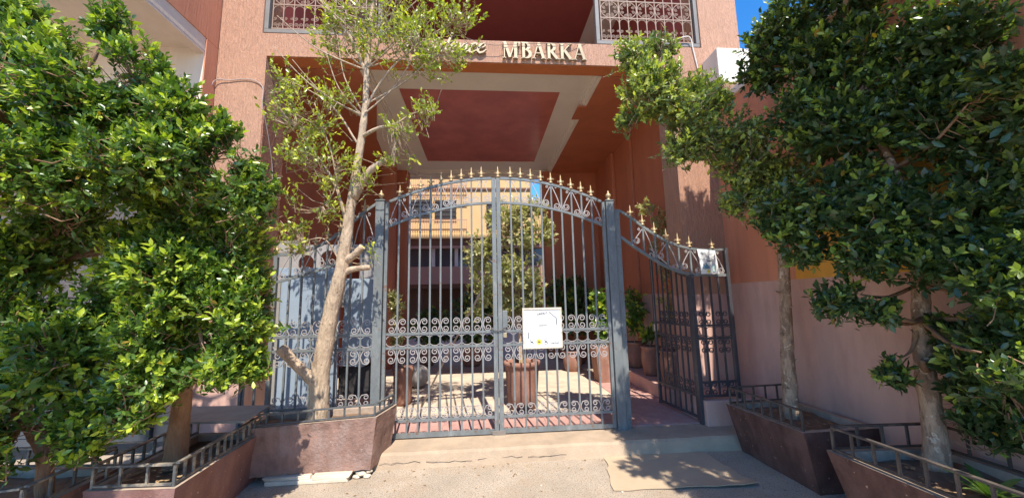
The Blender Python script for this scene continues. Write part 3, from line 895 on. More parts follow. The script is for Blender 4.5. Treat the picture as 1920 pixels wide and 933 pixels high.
# right fixed side
rs = empty("gate_side_panel", "fixed right side of the gate with a sweeping scroll top over the wicket opening", "gate panel", (2.3, GY, 0), "fixed side panels of the gate")
MB_r.build("post", M['iron'], rs, 0.003)
curved_rail(r_hi, 1.65, 2.93, 0.028, "arch_rail", rs, M['iron'])
curved_rail(r_lo, 1.65, 2.93, 0.032, "arch_rail", rs, M['iron'])
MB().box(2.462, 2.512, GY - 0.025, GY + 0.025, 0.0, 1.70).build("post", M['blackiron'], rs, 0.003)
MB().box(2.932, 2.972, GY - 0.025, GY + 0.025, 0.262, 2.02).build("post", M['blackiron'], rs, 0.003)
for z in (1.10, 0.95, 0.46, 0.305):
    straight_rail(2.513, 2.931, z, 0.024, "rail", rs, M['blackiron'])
sx = [1.65 + 0.1423 * (k + 1) for k in range(8)]
def upbars(root, xs, hi, lo):
    s = xs[1] - xs[0]
    for i, x_ in enumerate(xs):
        MB().box(x_ - 0.0095, x_ + 0.0095, GY - 0.0095, GY + 0.0085, lo(x_), hi(x_)).build("bar", M['iron'], root)
        if abs(x_ - 2.647) > 0.02:
            inst("finial", FIN, root, (x_, GY, hi(x_) + 0.012))
    for i, x_ in enumerate(xs):
        if i % 2 == 1:
            for sg in (-1, 1):
                xb = x_ + sg * s
                z0 = lo(xb - sg * 0.02) + 0.014
                z1 = hi(x_) - 0.035
                rr = 0.041
                cx = xb - sg * (rr + 0.018)
                cz = z0 + rr + (0.02 if sg < 0 else 0)
                sp = spiral(cx, cz, 0.013, rr, 0.75 * math.pi if sg > 0 else 0.25 * math.pi, 1.6, 22, sg)
                pts = [(q[0], GY - 0.006, q[1]) for q in sp] + [(x_ + sg * s * 0.5, GY - 0.006, z0 + (z1 - z0) * 0.62), (x_ + sg * 0.014, GY - 0.006, z1)]
                MB().tube(pts, 0.0064, 4).build("brace", M['scroll'], root)
                sp = spiral(x_ + sg * 0.055, z1 + 0.0, 0.004, 0.02, 0, 1.3, 10, -sg)
                MB().tube([(q[0], GY - 0.006, q[1]) for q in sp], 0.0048, 4).build("scroll", M['scroll'], root)
upbars(rs, sx, r_hi, r_lo)
fx = [2.513 + 0.1045 * (k + 1) for k in range(3)]
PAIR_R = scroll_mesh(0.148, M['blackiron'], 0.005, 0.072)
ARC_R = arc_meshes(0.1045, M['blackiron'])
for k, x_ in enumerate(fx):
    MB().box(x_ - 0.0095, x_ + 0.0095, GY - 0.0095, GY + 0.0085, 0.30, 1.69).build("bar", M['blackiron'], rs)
    if k != 1:
        for z in (1.113, 0.789, 0.315):
            put(PAIR_R, rs, (x_, GY - 0.006, z))
for k in range(4):
    put(ARC_R, rs, (2.513 + 0.1045 * (k + 0.5), GY - 0.004, 0.963), "arc_scroll")
# left fixed side
ls = empty("gate_side_panel", "fixed left side of the gate behind the planter, in front of the pale blue panels", "gate panel", (-1.9, GY, 0), "fixed side panels of the gate")
curved_rail(l_hi, -2.53, -1.207, 0.028, "arch_rail", ls, M['iron'])
curved_rail(l_lo, -2.53, -1.207, 0.026, "arch_rail", ls, M['iron'])
MB().box(-2.29, -2.25, GY - 0.024, GY + 0.024, -0.01, l_hi(-2.27) - 0.02).build("post", M['iron'], ls, 0.003)
MB().box(-2.56, -2.531, GY - 0.02, GY + 0.02, -0.01, 2.0).build("post", M['iron'], ls, 0.003)
for z in (1.10, 0.95, 0.35, 0.20):
    straight_rail(-2.249, -1.207, z, 0.026, "rail", ls, M['iron'])
    straight_rail(-2.53, -2.291, z, 0.026, "rail", ls, M['iron'])
lx = [-2.25 + 0.1304 * (k + 1) for k in range(7)]
panel_bars(ls, lx, l_hi, l_lo, 0.19, (M['iron'], M['scroll']))
for x_ in (-2.41, -2.52):
    MB().box(x_ - 0.0095, x_ + 0.0095, GY - 0.0095, GY + 0.0085, 0.2, l_hi(x_)).build("bar", M['iron'], ls)
    inst("finial", FIN, ls, (x_, GY, l_hi(x_) + 0.012))
inst("finial", FIN, ls, (-2.27, GY, l_hi(-2.27) + 0.012))

# wicket leaf, swung open into the passage (local x along the leaf, hinge at 0)
wk = empty("wicket_leaf", "narrow dark iron pedestrian door standing open beside the right gate post", "gate", (2.485, 4.335, 0))
wk.rotation_euler = (0, 0, math.radians(97))
ROOT_LOC[wk.name] = Vector((0, 0, 0))     # parts are given in the leaf's own frame
wlen = 0.80
whi = lambda x_: r_lo(2.46 - x_) - 0.03
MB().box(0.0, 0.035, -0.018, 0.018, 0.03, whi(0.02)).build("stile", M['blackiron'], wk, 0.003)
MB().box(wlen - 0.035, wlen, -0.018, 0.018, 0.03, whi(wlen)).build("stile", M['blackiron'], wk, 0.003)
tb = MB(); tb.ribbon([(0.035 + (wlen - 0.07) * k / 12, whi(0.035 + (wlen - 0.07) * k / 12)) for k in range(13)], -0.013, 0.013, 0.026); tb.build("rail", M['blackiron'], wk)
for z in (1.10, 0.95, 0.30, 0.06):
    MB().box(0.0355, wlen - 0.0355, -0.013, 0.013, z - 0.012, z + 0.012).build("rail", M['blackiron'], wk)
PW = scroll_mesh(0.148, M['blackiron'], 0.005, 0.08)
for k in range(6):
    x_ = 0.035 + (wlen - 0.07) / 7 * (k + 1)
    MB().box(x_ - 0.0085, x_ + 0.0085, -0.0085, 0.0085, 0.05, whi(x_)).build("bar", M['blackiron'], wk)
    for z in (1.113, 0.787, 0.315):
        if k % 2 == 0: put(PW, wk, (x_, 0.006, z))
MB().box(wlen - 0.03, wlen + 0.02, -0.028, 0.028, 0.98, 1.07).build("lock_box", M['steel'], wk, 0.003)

# ------------------------------------------------------------------ notices
nt_ = empty("notice_board", "white framed notice in Arabic wired to the right gate leaf", "notice", (0.67, 4.26, 0.92))
MB().box(0.455, 0.885, 4.262, 4.272, 0.915, 1.34).build("board", M['paper'], nt_)
fm = MB()
fm.box(0.445, 0.895, 4.254, 4.275, 0.90, 0.922); fm.box(0.445, 0.895, 4.254, 4.275, 1.33, 1.352)
fm.box(0.445, 0.467, 4.2545, 4.2745, 0.922, 1.33); fm.box(0.875, 0.895, 4.2545, 4.2745, 0.922, 1.33)
fm.build("frame", M['signframe'], nt_, 0.002)
def px2(u, v):   # sign drawing coordinates (0..1000 across, down) to metres
    return (0.467 + u / 1000 * 0.408, 1.33 - v / 1000 * 0.408)
pr = MB()
def ink(pts, w, m_=0):
    pr.cur = m_
    ink.k = getattr(ink, 'k', 0) + 1
    pr.ribbon([px2(*p) for p in pts], 4.2605 - 0.00002 * ink.k, 4.2615, w)
# heading: four joined Arabic letters with hooks
ink([(620, 50), (610, 122)], 0.009)
ink([(590, 108), (540, 112), (520, 100), (500, 112), (478, 110)], 0.009)
ink([(540, 70), (520, 112)], 0.005)
ink([(478, 60), (468, 114), (430, 114)], 0.009)
ink([(430, 88), (420, 116), (390, 140), (362, 128), (358, 100)], 0.009)
ink([(396, 84), (388, 92)], 0.007); ink([(556, 84), (546, 88)], 0.006)
for v, n_ in ((185, 7), (225, 8), (285, 9), (330, 7)):
    rr_ = random.Random(v)
    u = 700
    for k in range(n_):
        l = rr_.uniform(25, 60)
        ink([(u, v), (u - l * 0.5, v + rr_.uniform(-6, 6)), (u - l, v)], 0.0035, 1)
        u -= l + 16
for k in range(7):
    ink([(390 + k * 34, 430), (412 + k * 34, 430)], 0.014 if k % 2 else 0.012, 0)
ink([(690, 60), (890, 230), (905, 260)], 0.012, 1)
for k in range(6):
    ink([(900, 270 + k * 26), (900, 288 + k * 26)], 0.010, 0)
for k in range(7):
    ink([(100, 600 + k * 27), (100, 618 + k * 27)], 0.010, 0)
for k in range(5):
    ink([(960 - k * 48, 905), (925 - k * 48, 905 + (k % 2) * 12)], 0.010, 0)
for cx_, m_ in ((190, 1), (390, 2), (585, 1)):
    pr.cur = m_
    c = px2(cx_, 868)
    if m_ == 2:
        pr.ribbon([(c[0] - 0.027, c[1]), (c[0] - 0.02, c[1]), (c[0], c[1]), (c[0] + 0.02, c[1]), (c[0] + 0.027, c[1])], 4.2606, 4.2615, [0.016, 0.042, 0.056, 0.042, 0.016])
    pr.ribbon([(c[0] + 0.028 * math.cos(a), c[1] + 0.028 * math.sin(a)) for a in [2 * math.pi * k / 20 for k in range(21)]], 4.2598, 4.2615, 0.005)
    ink([(cx_ - 35, 890), (cx_ + 5, 855), (cx_ + 38, 880)], 0.008, 0)
    ink([(cx_ - 40, 835), (cx_ + 40, 905)], 0.004, 0)
pr.build("print", [M['ink'], M['ink_grey'], M['ink_yellow']], nt_, kind="stuff")

lf = empty("leaflet", "small white paper leaflet taped to the top of the fixed right gate side", "leaflet", (2.69, 4.27, 1.7))
def lq(u, v): return (2.575 + 0.225 * u + 0.028 * v, 2.005 - 0.30 * v - 0.02 * u * (1 - v))
pb = MB()
NN = 6
for j in range(NN + 1):
    for i in range(NN + 1):
        x_, z_ = lq(i / NN, j / NN)
        pb.v.append((x_, 4.262 - 0.012 * math.sin(3.0 * j / NN) * (0.5 + 0.5 * math.sin(4 * i / NN)), z_))
for j in range(NN):
    for i in range(NN):
        a = j * (NN + 1) + i
        pb.face([a, a + 1, a + NN + 2, a + NN + 1])
po = pb.build("sheet", M['paper'], lf)
sd_ = po.modifiers.new("thick", 'SOLIDIFY'); sd_.thickness = 0.0015
pp = MB()
def lr(pts, w, m_, k):
    pp.cur = m_
    pp.ribbon([lq(*p) for p in pts], 4.2475 - 0.0002 * k, 4.2488, w)
for k in range(6):
    lr([(0.12, 0.10 + k * 0.07), (0.88 - 0.1 * (k % 2), 0.10 + k * 0.07)], 0.004, 1, 1)
lr([(0.4, 0.47), (0.62, 0.47)], 0.008, 0, 2)
for k, hgt in enumerate((0.10, 0.2, 0.14, 0.24, 0.17, 0.12)):
    u = 0.13 + k * 0.065
    lr([(u, 0.80), (u, 0.80 - hgt)], 0.014, 3, 3 + k)
lr([(0.30, 0.90), (0.38, 0.90), (0.46, 0.90)], [0.02, 0.04, 0.02], 2, 9)
lr([(0.72, 0.62), (0.72, 0.9)], 0.035, 4, 10)
pp.build("print", [M['ink'], M['ink_grey'], M['ink_yellow'], M['ink_blue'], M['ink_green']], lf, kind="stuff")

# ------------------------------------------------------------------ planters
def offset_poly(p, d):
    c = Vector((sum(q[0] for q in p) / len(p), sum(q[1] for q in p) / len(p)))
    out = []
    n = len(p)
    for i in range(n):
        a, b_, e = Vector(p[i - 1]), Vector(p[i]), Vector(p[(i + 1) % n])
        n1 = Vector((-(b_ - a).y, (b_ - a).x)).normalized()
        n2 = Vector((-(e - b_).y, (e - b_).x)).normalized()
        if n1.dot(c - b_) < 0: n1 = -n1
        if n2.dot(c - b_) < 0: n2 = -n2
        mm = (n1 + n2)
        out.append(tuple(b_ + mm * (d / max(0.2, 1 + n1.dot(n2)))))
    return out

def planter(label, top, bot, zt, zb, mat, rail_sides, rail_h=0.13, n_bal=6, group="planters by the gate", rail_mat='rail', tilt=None):
    """Tapered masonry trough with soil and a low iron rail of balusters round its rim."""
    cx_ = sum(p[0] for p in top) / 4
    cy_ = sum(p[1] for p in top) / 4
    r = empty("planter", label, "planter", (cx_, cy_, zb), group)
    zf = tilt or (lambda x_, y_: zt)
    ins = offset_poly(top, 0.05)
    b = MB()
    T = [(p[0], p[1], zf(*p)) for p in top]
    I = [(p[0], p[1], zf(*p)) for p in ins]
    S = [(p[0], p[1], zf(*p) - 0.10) for p in ins]
    # subdivide the outer walls so the edges can be uneven
    rr_ = random.Random(int(abs(cx_) * 1000))
    n = 14
    rows = 6
    for i in range(4):
        j = (i + 1) % 4
        base = len(b.v)
        for q in range(rows + 1):
            for k in range(n + 1):
                t, u = k / n, q / rows
                pt = Vector(T[i]).lerp(Vector(T[j]), t)
                pb_ = Vector((*bot[i], zb)).lerp(Vector((*bot[j], zb)), t)
                p = pb_.lerp(pt, u)
                if 0 < k < n:
                    jn = 0.014 * mnoise.noise(Vector((p.x * 4, p.y * 4, p.z * 5)))
                    if q == 0:
                        p.z += 0.020 * max(0, mnoise.noise(Vector((p.x * 7, p.y * 7, 3.1)))) + rr_.uniform(0, 0.008)
                    nrm = Vector((T[j][1] - T[i][1], -(T[j][0] - T[i][0]), 0)).normalized()
                    p += nrm * jn
                b.v.append(tuple(p))
        for q in range(rows):
            for k in range(n):
                a = base + q * (n + 1) + k
                b.face([a, a + 1, a + n + 2, a + n + 1])
    b.smooth = False
    base = len(b.v)
    b.v += T + I + S
    b.cur = 1
    for i in range(4):
        j = (i + 1) % 4
        b.face([base + i, base + j, base + 4 + j, base + 4 + i])
        b.face([base + 4 + i, base + 4 + j, base + 8 + j, base + 8 + i])
    b.build("tub", [M[mat], M['rim']], r)
    s = MB()
    n = 12
    I2 = offset_poly(top, 0.047)
    for q in range(n + 1):
        for k in range(n + 1):
            t, u = k / n, q / n
            p = (Vector(I2[0]).lerp(Vector(I2[1]), t)).lerp(Vector(I2[3]).lerp(Vector(I2[2]), t), u)
            z_ = zf(p.x, p.y) - 0.055 + 0.03 * mnoise.noise(Vector((p.x * 6, p.y * 6, 1.7)))
            s.v.append((p.x, p.y, z_))
    for q in range(n):
        for k in range(n):
            a = q * (n + 1) + k
            s.face([a, a + 1, a + n + 2, a + n + 1])
    s.smooth = True
    s.build("soil", M['soil'], r)
    RL = offset_poly(top, 0.028)
    for si, (i, nn) in enumerate(rail_sides):
        j = (i + 1) % 4
        a, c = Vector((*RL[i], zf(*RL[i]))), Vector((*RL[j], zf(*RL[j])))
        d = (c - a).normalized()
        side = Vector((-d.y, d.x, 0)) * 0.014
        # a flat top rail and a bottom rail
        for zz, hh, nm in ((rail_h - 0.012, 0.012, "top_rail"), (0.016, 0.012, "bottom_rail")):
            zz += 0.0015 * si
            vs = []
            for e in (a + d * 0.012, c - d * 0.012):
                for sx_, sz_ in ((-1, -1), (1, -1), (1, 1), (-1, 1)):
                    vs.append(tuple(e + side * sx_ * (1.0 if nm == "top_rail" else 0.6) + Vector((0, 0, zz + sz_ * hh / 2))))
            MB().add(vs, [[0, 1, 2, 3], [7, 6, 5, 4], [0, 4, 5, 1], [1, 5, 6, 2], [2, 6, 7, 3], [3, 7, 4, 0]]).build(nm, M[rail_mat], r)
        for k in range(nn + 1):
            p = a.lerp(c, (k + 0.02) / (nn + 0.04))
            MB().box(p.x - 0.007, p.x + 0.007, p.y - 0.007, p.y + 0.007, p.z + (0.0225 if k not in (0, nn) else 0.0), p.z + rail_h - 0.0185).build("baluster", M[rail_mat], r)
    return r
# order of corners: front-left, front-right, back-right, back-left
planter("worn brown planter on broken slabs holding the sparse tree, left of the gate",
        [(-2.14, 3.72), (-1.0, 3.75), (-0.90, 4.16), (-2.22, 4.20)], [(-2.10, 3.73), (-1.05, 3.77), (-0.96, 4.13), (-2.16, 4.17)],
        0.37, -0.075, 'planter', [(0, 8), (1, 4)], 0.12, tilt=lambda x_, y_: 0.37 + 0.04 * (x_ + 1.55))
planter("faded pink brown planter holding the round crowned tree, left foreground",
        [(-2.58, 2.80), (-2.0, 2.77), (-2.05, 3.86), (-2.66, 3.88)], [(-2.53, 2.82), (-2.05, 2.80), (-2.09, 3.84), (-2.6, 3.86)],
        0.285, GZ - 0.01, 'planter_pink', [(0, 3), (1, 12), (3, 10)], 0.15, rail_mat='rail_worn')
planter("railed planter holding the leaning tree at the far left edge",
        [(-3.5, 2.36), (-2.66, 2.55), (-2.70, 3.2), (-3.6, 3.3)], [(-3.42, 2.4), (-2.70, 2.58), (-2.74, 3.16), (-3.52, 3.26)],
        0.28, GZ - 0.01, 'planter_pink', [(0, 4), (1, 4), (2, 5)], 0.15, rail_mat='rail_worn')
planter("dark red brown planter holding the thin mottled tree beside the mauve wall",
        [(2.56, 2.98), (3.24, 3.0), (3.24, 3.9), (2.50, 3.86)], [(2.64, 2.98), (3.24, 3.0), (3.24, 3.88), (2.63, 3.86)],
        0.34, GZ - 0.01, 'planter_red', [(3, 8), (2, 5)], 0.175, rail_mat='rail_rusty')
planter("long reddish planter holding the thick trunked tree, right foreground",
        [(2.48, 1.2), (3.24, 1.2), (3.24, 2.62), (2.44, 2.66)], [(2.56, 1.2), (3.24, 1.2), (3.24, 2.6), (2.56, 2.6)],
        0.34, GZ - 0.01, 'planter_red', [(3, 10), (2, 4), (1, 7)], 0.175, rail_mat='rail_rusty')
# slabs wedged under the middle planter
for i, (x0, x1, y0, y1, z0, z1, lab) in enumerate(((-1.92, -1.22, 3.69, 3.85, -0.129, -0.098, "lower long pale slab wedged under the worn brown planter"),
                                                    (-1.95, -1.55, 3.70, 3.86, -0.097, -0.070, "short pale slab lying on the long slab under the planter"),
                                                    (-1.53, -1.2, 3.69, 3.86, -0.097, -0.068, "pale slab right of the short one under the planter"))):
    b = MB(); b.box(x0, x1, y0, y1, z0, z1)
    b.v = [(v[0] + random.uniform(-.015, .015), v[1] + random.uniform(-.012, .012), v[2] + (0.003 if v[2] > z0 + .005 else 0)) for v in b.v]
    thing_mesh("stone_slab", b, M['stone'], lab, "slab", bevel=0.006)
def rock(name, c, r, seed, mat, label, cat, group=None):
    rr_ = random.Random(seed)
    b = MB()
    n = 7
    rings = [(-0.8, 0.65), (-0.2, 1.0), (0.45, 0.85), (0.9, 0.4)]
    for zz, f in rings:
        for k in range(n):
            a = 2 * math.pi * k / n
            q = f * rr_.uniform(0.75, 1.15)
            b.v.append((c[0] + r[0] * q * math.cos(a), c[1] + r[1] * q * math.sin(a), c[2] + r[2] * (zz + 0.8)))
    for i in range(3):
        for k in range(n):
            k2 = (k + 1) % n
            b.face([i * n + k, i * n + k2, (i + 1) * n + k2, (i + 1) * n + k])
    b.face(list(range(n - 1, -1, -1))); b.face([3 * n + k for k in range(n)])
    return thing_mesh(name, b, mat, label, cat, group)
for i in range(6):
    rock("stone_chunk", (-1.16 + 0.045 * (i % 3), 3.75 + 0.05 * (i // 3), -0.128 + 0.022 * (i % 2)), (0.04, 0.03, 0.017), i, M['stone'],
         "broken pale stone chunk packed under the right corner of the worn planter", "stone", "stone chunks under the planter")

# grey panel lying on the pink planter, flattened cardboard
b = MB(); b.hexa([(-2.72, 3.56), (-2.02, 3.50), (-2.08, 4.0), (-2.95, 4.08)], [(-2.72, 3.56), (-2.02, 3.50), (-2.08, 4.0), (-2.95, 4.08)], 0.462, 0.48)
thing_mesh("grey_panel", b, M['lid'], "flat dusty grey panel resting on the rails of the pink planter", "panel", bevel=0.002)
b = MB()
cb = [(1.22, 4.0), (2.22, 3.87), (2.27, 3.17), (1.06, 3.24)]
NN = 10
for q in range(NN + 1):
    for k in range(NN + 1):
        p = Vector(cb[3]).lerp(Vector(cb[2]), k / NN).lerp(Vector(cb[0]).lerp(Vector(cb[1]), k / NN), q / NN)
        lift = 0.02 * max(0, 1 - q / 1.6) * (k / NN) ** 2
        if k in (0, NN) or q in (0, NN):
            p += Vector((mnoise.noise(Vector((p.x * 9, p.y * 9, 1))), mnoise.noise(Vector((p.x * 9, p.y * 9, 5))))) * 0.03
        b.v.append((p.x, p.y, GZ + 0.006 + lift + 0.003 * mnoise.noise(Vector((p.x * 4, p.y * 4, 0)))))
for q in range(NN):
    for k in range(NN):
        a = q * (NN + 1) + k
        b.face([a, a + 1, a + NN + 2, a + NN + 1])
co = thing_mesh("cardboard_sheet", b, M['cardboard'], "flattened cardboard sheet lying on the ground before the step", "cardboard")
sm_ = co.modifiers.new("thick", 'SOLIDIFY'); sm_.thickness = 0.006; sm_.offset = 1

# ------------------------------------------------------------------ things inside the passage
def pot(loc, h, r, label, prof=None, mat='pot', flutes=0, group="terracotta pots in the passage", soil=True):
    root = empty("plant_pot", label, "plant pot", loc, group)
    prof = prof or [(0.66, 0), (0.8, 0.1), (1.0, 0.5), (0.95, 0.8), (0.86, 0.9), (0.98, 0.93), (0.98, 1.0), (0.84, 1.0), (0.82, 0.9)]
    b = MB(); b.smooth = True
    sides = 24
    base = 0
    for pr_, pz in prof:
        for k in range(sides):
            a = 2 * math.pi * k / sides
            rr_ = r * pr_ * (1 + (0.03 * math.cos(a * flutes) if flutes and 0.05 < pz < 0.88 else 0))
            b.v.append((loc[0] + rr_ * math.cos(a), loc[1] + rr_ * math.sin(a), loc[2] + pz * h))
    for i in range(len(prof) - 1):
        for k in range(sides):
            k2 = (k + 1) % sides
            b.face([i * sides + k, i * sides + k2, (i + 1) * sides + k2, (i + 1) * sides + k])
    b.face([k for k in range(sides - 1, -1, -1)])
    b.build("body", M[mat], root)
    if soil:
        d = MB()
        d.lathe([(r * 0.83, -0.02), (r * 0.83, 0.0)], (loc[0], loc[1], loc[2] + h * 0.91), 20)
        d.build("soil", M['soil'], root)
    return root
pot((0.53, 5.28, 0.0), 0.62, 0.235, "tall fluted terracotta pot holding the pale leafed tree behind the notice",
    [(0.72, 0), (0.80, 0.04), (0.88, 0.4), (0.95, 0.8), (0.97, 0.88), (1.06, 0.90), (1.08, 0.99), (0.95, 1.0), (0.92, 0.88)], flutes=12)
bench = MB(); bench.box(2.50, 2.998, 5.05, 7.6, 0.0, 0.20)
thing_mesh("bench_ledge", bench, M['pink'], "low mauve masonry ledge along the right passage wall under the pots", "ledge", bevel=0.01)
pot((2.76, 5.42, 0.20), 0.47, 0.19, "pink terracotta jar on the ledge behind the wicket bars")
pot((2.72, 6.05, 0.20), 0.46, 0.16, "terracotta jar on the ledge between wicket and gate post, nearer one")
pot((2.74, 6.75, 0.20), 0.45, 0.17, "terracotta jar on the ledge between wicket and gate post, farther one")
pot((1.80, 7.7, 0.0), 0.40, 0.19, "low rounded pot on the floor far behind the right leaf")
b = MB(); b.hexa([(1.98, 6.5), (2.3, 6.5), (2.3, 6.8), (1.98, 6.8)], [(1.92, 6.46), (2.34, 6.46), (2.34, 6.84), (1.92, 6.84)], 0.0, 0.62)
thing_mesh("planter_box", b, M['pot'], "square terracotta planter box behind the right edge of the gate", "planter box", bevel=0.012)
pot((-1.16, 5.7, 0.0), 0.52, 0.14, "slim brown pot behind the left main gate post",
    [(0.8, 0), (0.9, 0.1), (0.95, 0.8), (1.1, 0.9), (1.1, 1.0), (0.9, 1.0), (0.9, 0.9)])
b = MB(); b.smooth = True
b.lathe([(0.19 * math.sin(math.pi * k / 14) + 0.001, 0.19 - 0.19 * math.cos(math.pi * k / 14)) for k in range(15)], (-1.12, 6.75, 0.0), 20)
thing_mesh("round_pot", b, M['ball'], "grey ball shaped pot on the floor behind the left leaf", "pot")
pot((-0.25, 8.7, 0.0), 0.5, 0.25, "shaded pot in the middle of the passage end", mat='pot')
pot((-1.3, 9.0, 0.0), 0.45, 0.24, "shaded pot near the left end pier", mat='pot')
pot((2.1, 8.6, 0.0), 0.45, 0.25, "shaded pot in front of the right end pier", mat='pot')
# pale blue sheet metal doors leaning left inside the gate
b = empty("metal_door", "pale blue sheet metal door standing behind the left side panel", "door", (-2.2, 4.9, 0))
MB().box(-2.60, -1.78, 4.86, 4.90, 0.10, 1.90).build("sheet", M['sheet'], b, 0.004)
MB().box(-2.60, -1.78, 4.845, 4.859, 1.80, 1.82).build("fold", M['sheet'], b)
MB().box(-2.56, -2.49, 4.845, 4.859, 0.12, 1.79).build("hinge_strip", M['lid'], b)
c2 = empty("cabinet", "pale blue metal cabinet with a rounded lower corner, right of the sheet metal door", "cabinet", (-1.55, 5.0, 0))
fr_ = [(-1.76, 0.68), (-1.50, 0.66), (-1.43, 0.70), (-1.39, 0.80), (-1.37, 1.70), (-1.40, 1.75), (-1.74, 1.76)]
pb = MB()
pb.add([(x_, 4.92, z_) for x_, z_ in fr_] + [(x_, 5.25, z_) for x_, z_ in fr_],
       [list(range(7))[::-1], list(range(7, 14))] + [[i, (i + 1) % 7, 7 + (i + 1) % 7, 7 + i] for i in range(7)])
pb.build("body", M['sheet'], c2, 0.006)
dr = MB(); dr.add([(x_ * 0.94 - 0.094, 4.908, z_ * 0.94 + 0.075) for x_, z_ in fr_] + [(x_ * 0.94 - 0.094, 4.92, z_ * 0.94 + 0.075) for x_, z_ in fr_],
       [list(range(7))[::-1], list(range(7, 14))] + [[i, (i + 1) % 7, 7 + (i + 1) % 7, 7 + i] for i in range(7)])
dr.build("door", M['sheet'], c2, 0.004)
MB().box(-1.80, -1.30, 4.98, 5.3, 0.28, 0.66).build("under_shadow", M['dark'], c2)  # dark box put in for the shadow beneath the cabinet
# grey board with arched cut-outs above them
ab = empty("arched_board", "grey board with rounded arch openings leaning above the blue door", "board", (-2.0, 5.35, 1.6))
def arch_board():
    m_ = MB()
    x0, x1, z0, z1 = -2.85, -1.5, 1.4, 2.32
    openings = [(-2.42, 0.10, 2.08), (-2.12, 0.11, 2.14), (-1.80, 0.10, 2.10)]
    cells = [x0]
    for cx_, w, h in openings:
        cells += [cx_ - w, cx_ + w]
    cells.append(x1)
    for i in range(0, len(cells) - 1, 2):
        m_.box(cells[i], cells[i + 1], 5.33, 5.36, z0, z1 - 0.05 * (i % 4 > 0))
    for cx_, w, h in openings:
        n = 10
        m_.box(cx_ - w, cx_ + w, 5.33, 5.36, z0, h - 0.32)
        top_ = [(cx_ - w * math.cos(math.pi * k / n), h - 0.06 + 0.10 * math.sin(math.pi * k / n)) for k in range(n + 1)]
        for k in range(n):
            (xa, za), (xb, zb) = top_[k], top_[k + 1]
            m_.add([(xa, 5.33, za), (xb, 5.33, zb), (xb, 5.33, z1 - 0.06), (xa, 5.33, z1 - 0.06), (xa, 5.36, za), (xb, 5.36, zb), (xb, 5.36, z1 - 0.06), (xa, 5.36, z1 - 0.06)],
                   [[0, 1, 2, 3], [7, 6, 5, 4], [0, 4, 5, 1], [3, 2, 6, 7]])
    return m_
arch_board().build("board", M['greyboard'], ab)
k_ = 0
rr0 = random.Random(5)
for i in range(26):
    rock("rubble_stone", (-1.78 + 0.075 * (i % 9) + rr0.uniform(-.02, .02), 4.72 + 0.09 * (i // 9) + rr0.uniform(-.02, .02), 0.0 + 0.05 * (i // 9) + rr0.uniform(0, .05)),
         (0.05, 0.05, 0.04), 20 + i, M['rubble'], "broken rubble stone heaped below the pale blue cabinet", "stone", "rubble heap under the cabinet")

# ------------------------------------------------------------------ foliage
def leaf_geo():
    """7 vertices, 6 triangles: a folded elliptical leaf of length 1 along +Y."""
    v = np.array([(0, 0, 0), (-0.18, 0.27, 0.035), (-0.225, 0.62, 0.03), (0, 1.0, -0.09), (0.225, 0.62, 0.03), (0.18, 0.27, 0.035), (0, 0.48, -0.015)])
    f = np.array([(0, 6, 1), (1, 6, 2), (2, 6, 3), (0, 5, 6), (5, 4, 6), (4, 3, 6)])
    return v, f
LV, LF = leaf_geo()

def np_mesh(name, verts, faces, tint=None, mats=()):
    me = bpy.data.meshes.new(name)
    nv, nf = len(verts), len(faces)
    me.vertices.add(nv)
    me.vertices.foreach_set("co", np.ascontiguousarray(verts, dtype=np.float32).ravel())
    me.loops.add(nf * 3)
    me.loops.foreach_set("vertex_index", np.ascontiguousarray(faces, dtype=np.int32).ravel())
    me.polygons.add(nf)
    me.polygons.foreach_set("loop_start", np.arange(0, nf * 3, 3, dtype=np.int32))
    me.polygons.foreach_set("loop_total", np.full(nf, 3, dtype=np.int32))
    if tint is not None:
        ca = me.color_attributes.new("tint", 'FLOAT_COLOR', 'POINT')
        ca.data.foreach_set("color", np.ascontiguousarray(tint, dtype=np.float32).ravel())
    for mt in mats:
        me.materials.append(mt)
    me.update(calc_edges=True)
    me.validate()
    return me

def rot_frames(axis, nrm):
    """per-leaf 3x3 with columns X, Y=axis, Z~nrm"""
    y = axis / np.linalg.norm(axis, axis=1, keepdims=True)
    z = nrm - (nrm * y).sum(1, keepdims=True) * y
    z /= np.maximum(np.linalg.norm(z, axis=1, keepdims=True), 1e-6)
    x_ = np.cross(y, z)
    return np.stack([x_, y, z], axis=2)

CAMP = np.array([0, 0, 1.45])
def in_frame(P):
    d = P - CAMP
    R = np.array([[right.x, right.y, right.z], [-up.x, -up.y, -up.z], [-back.x, -back.y, -back.z]])
    c = d @ R.T
    u = 960 + 700 * c[:, 0] / np.maximum(c[:, 2], 1e-3)
    v = 466.5 + 700 * c[:, 1] / np.maximum(c[:, 2], 1e-3)
    return (c[:, 2] > 0.2) & (u > 10) & (u < 1910) & (v > 10) & (v < 923), np.linalg.norm(d, axis=1)

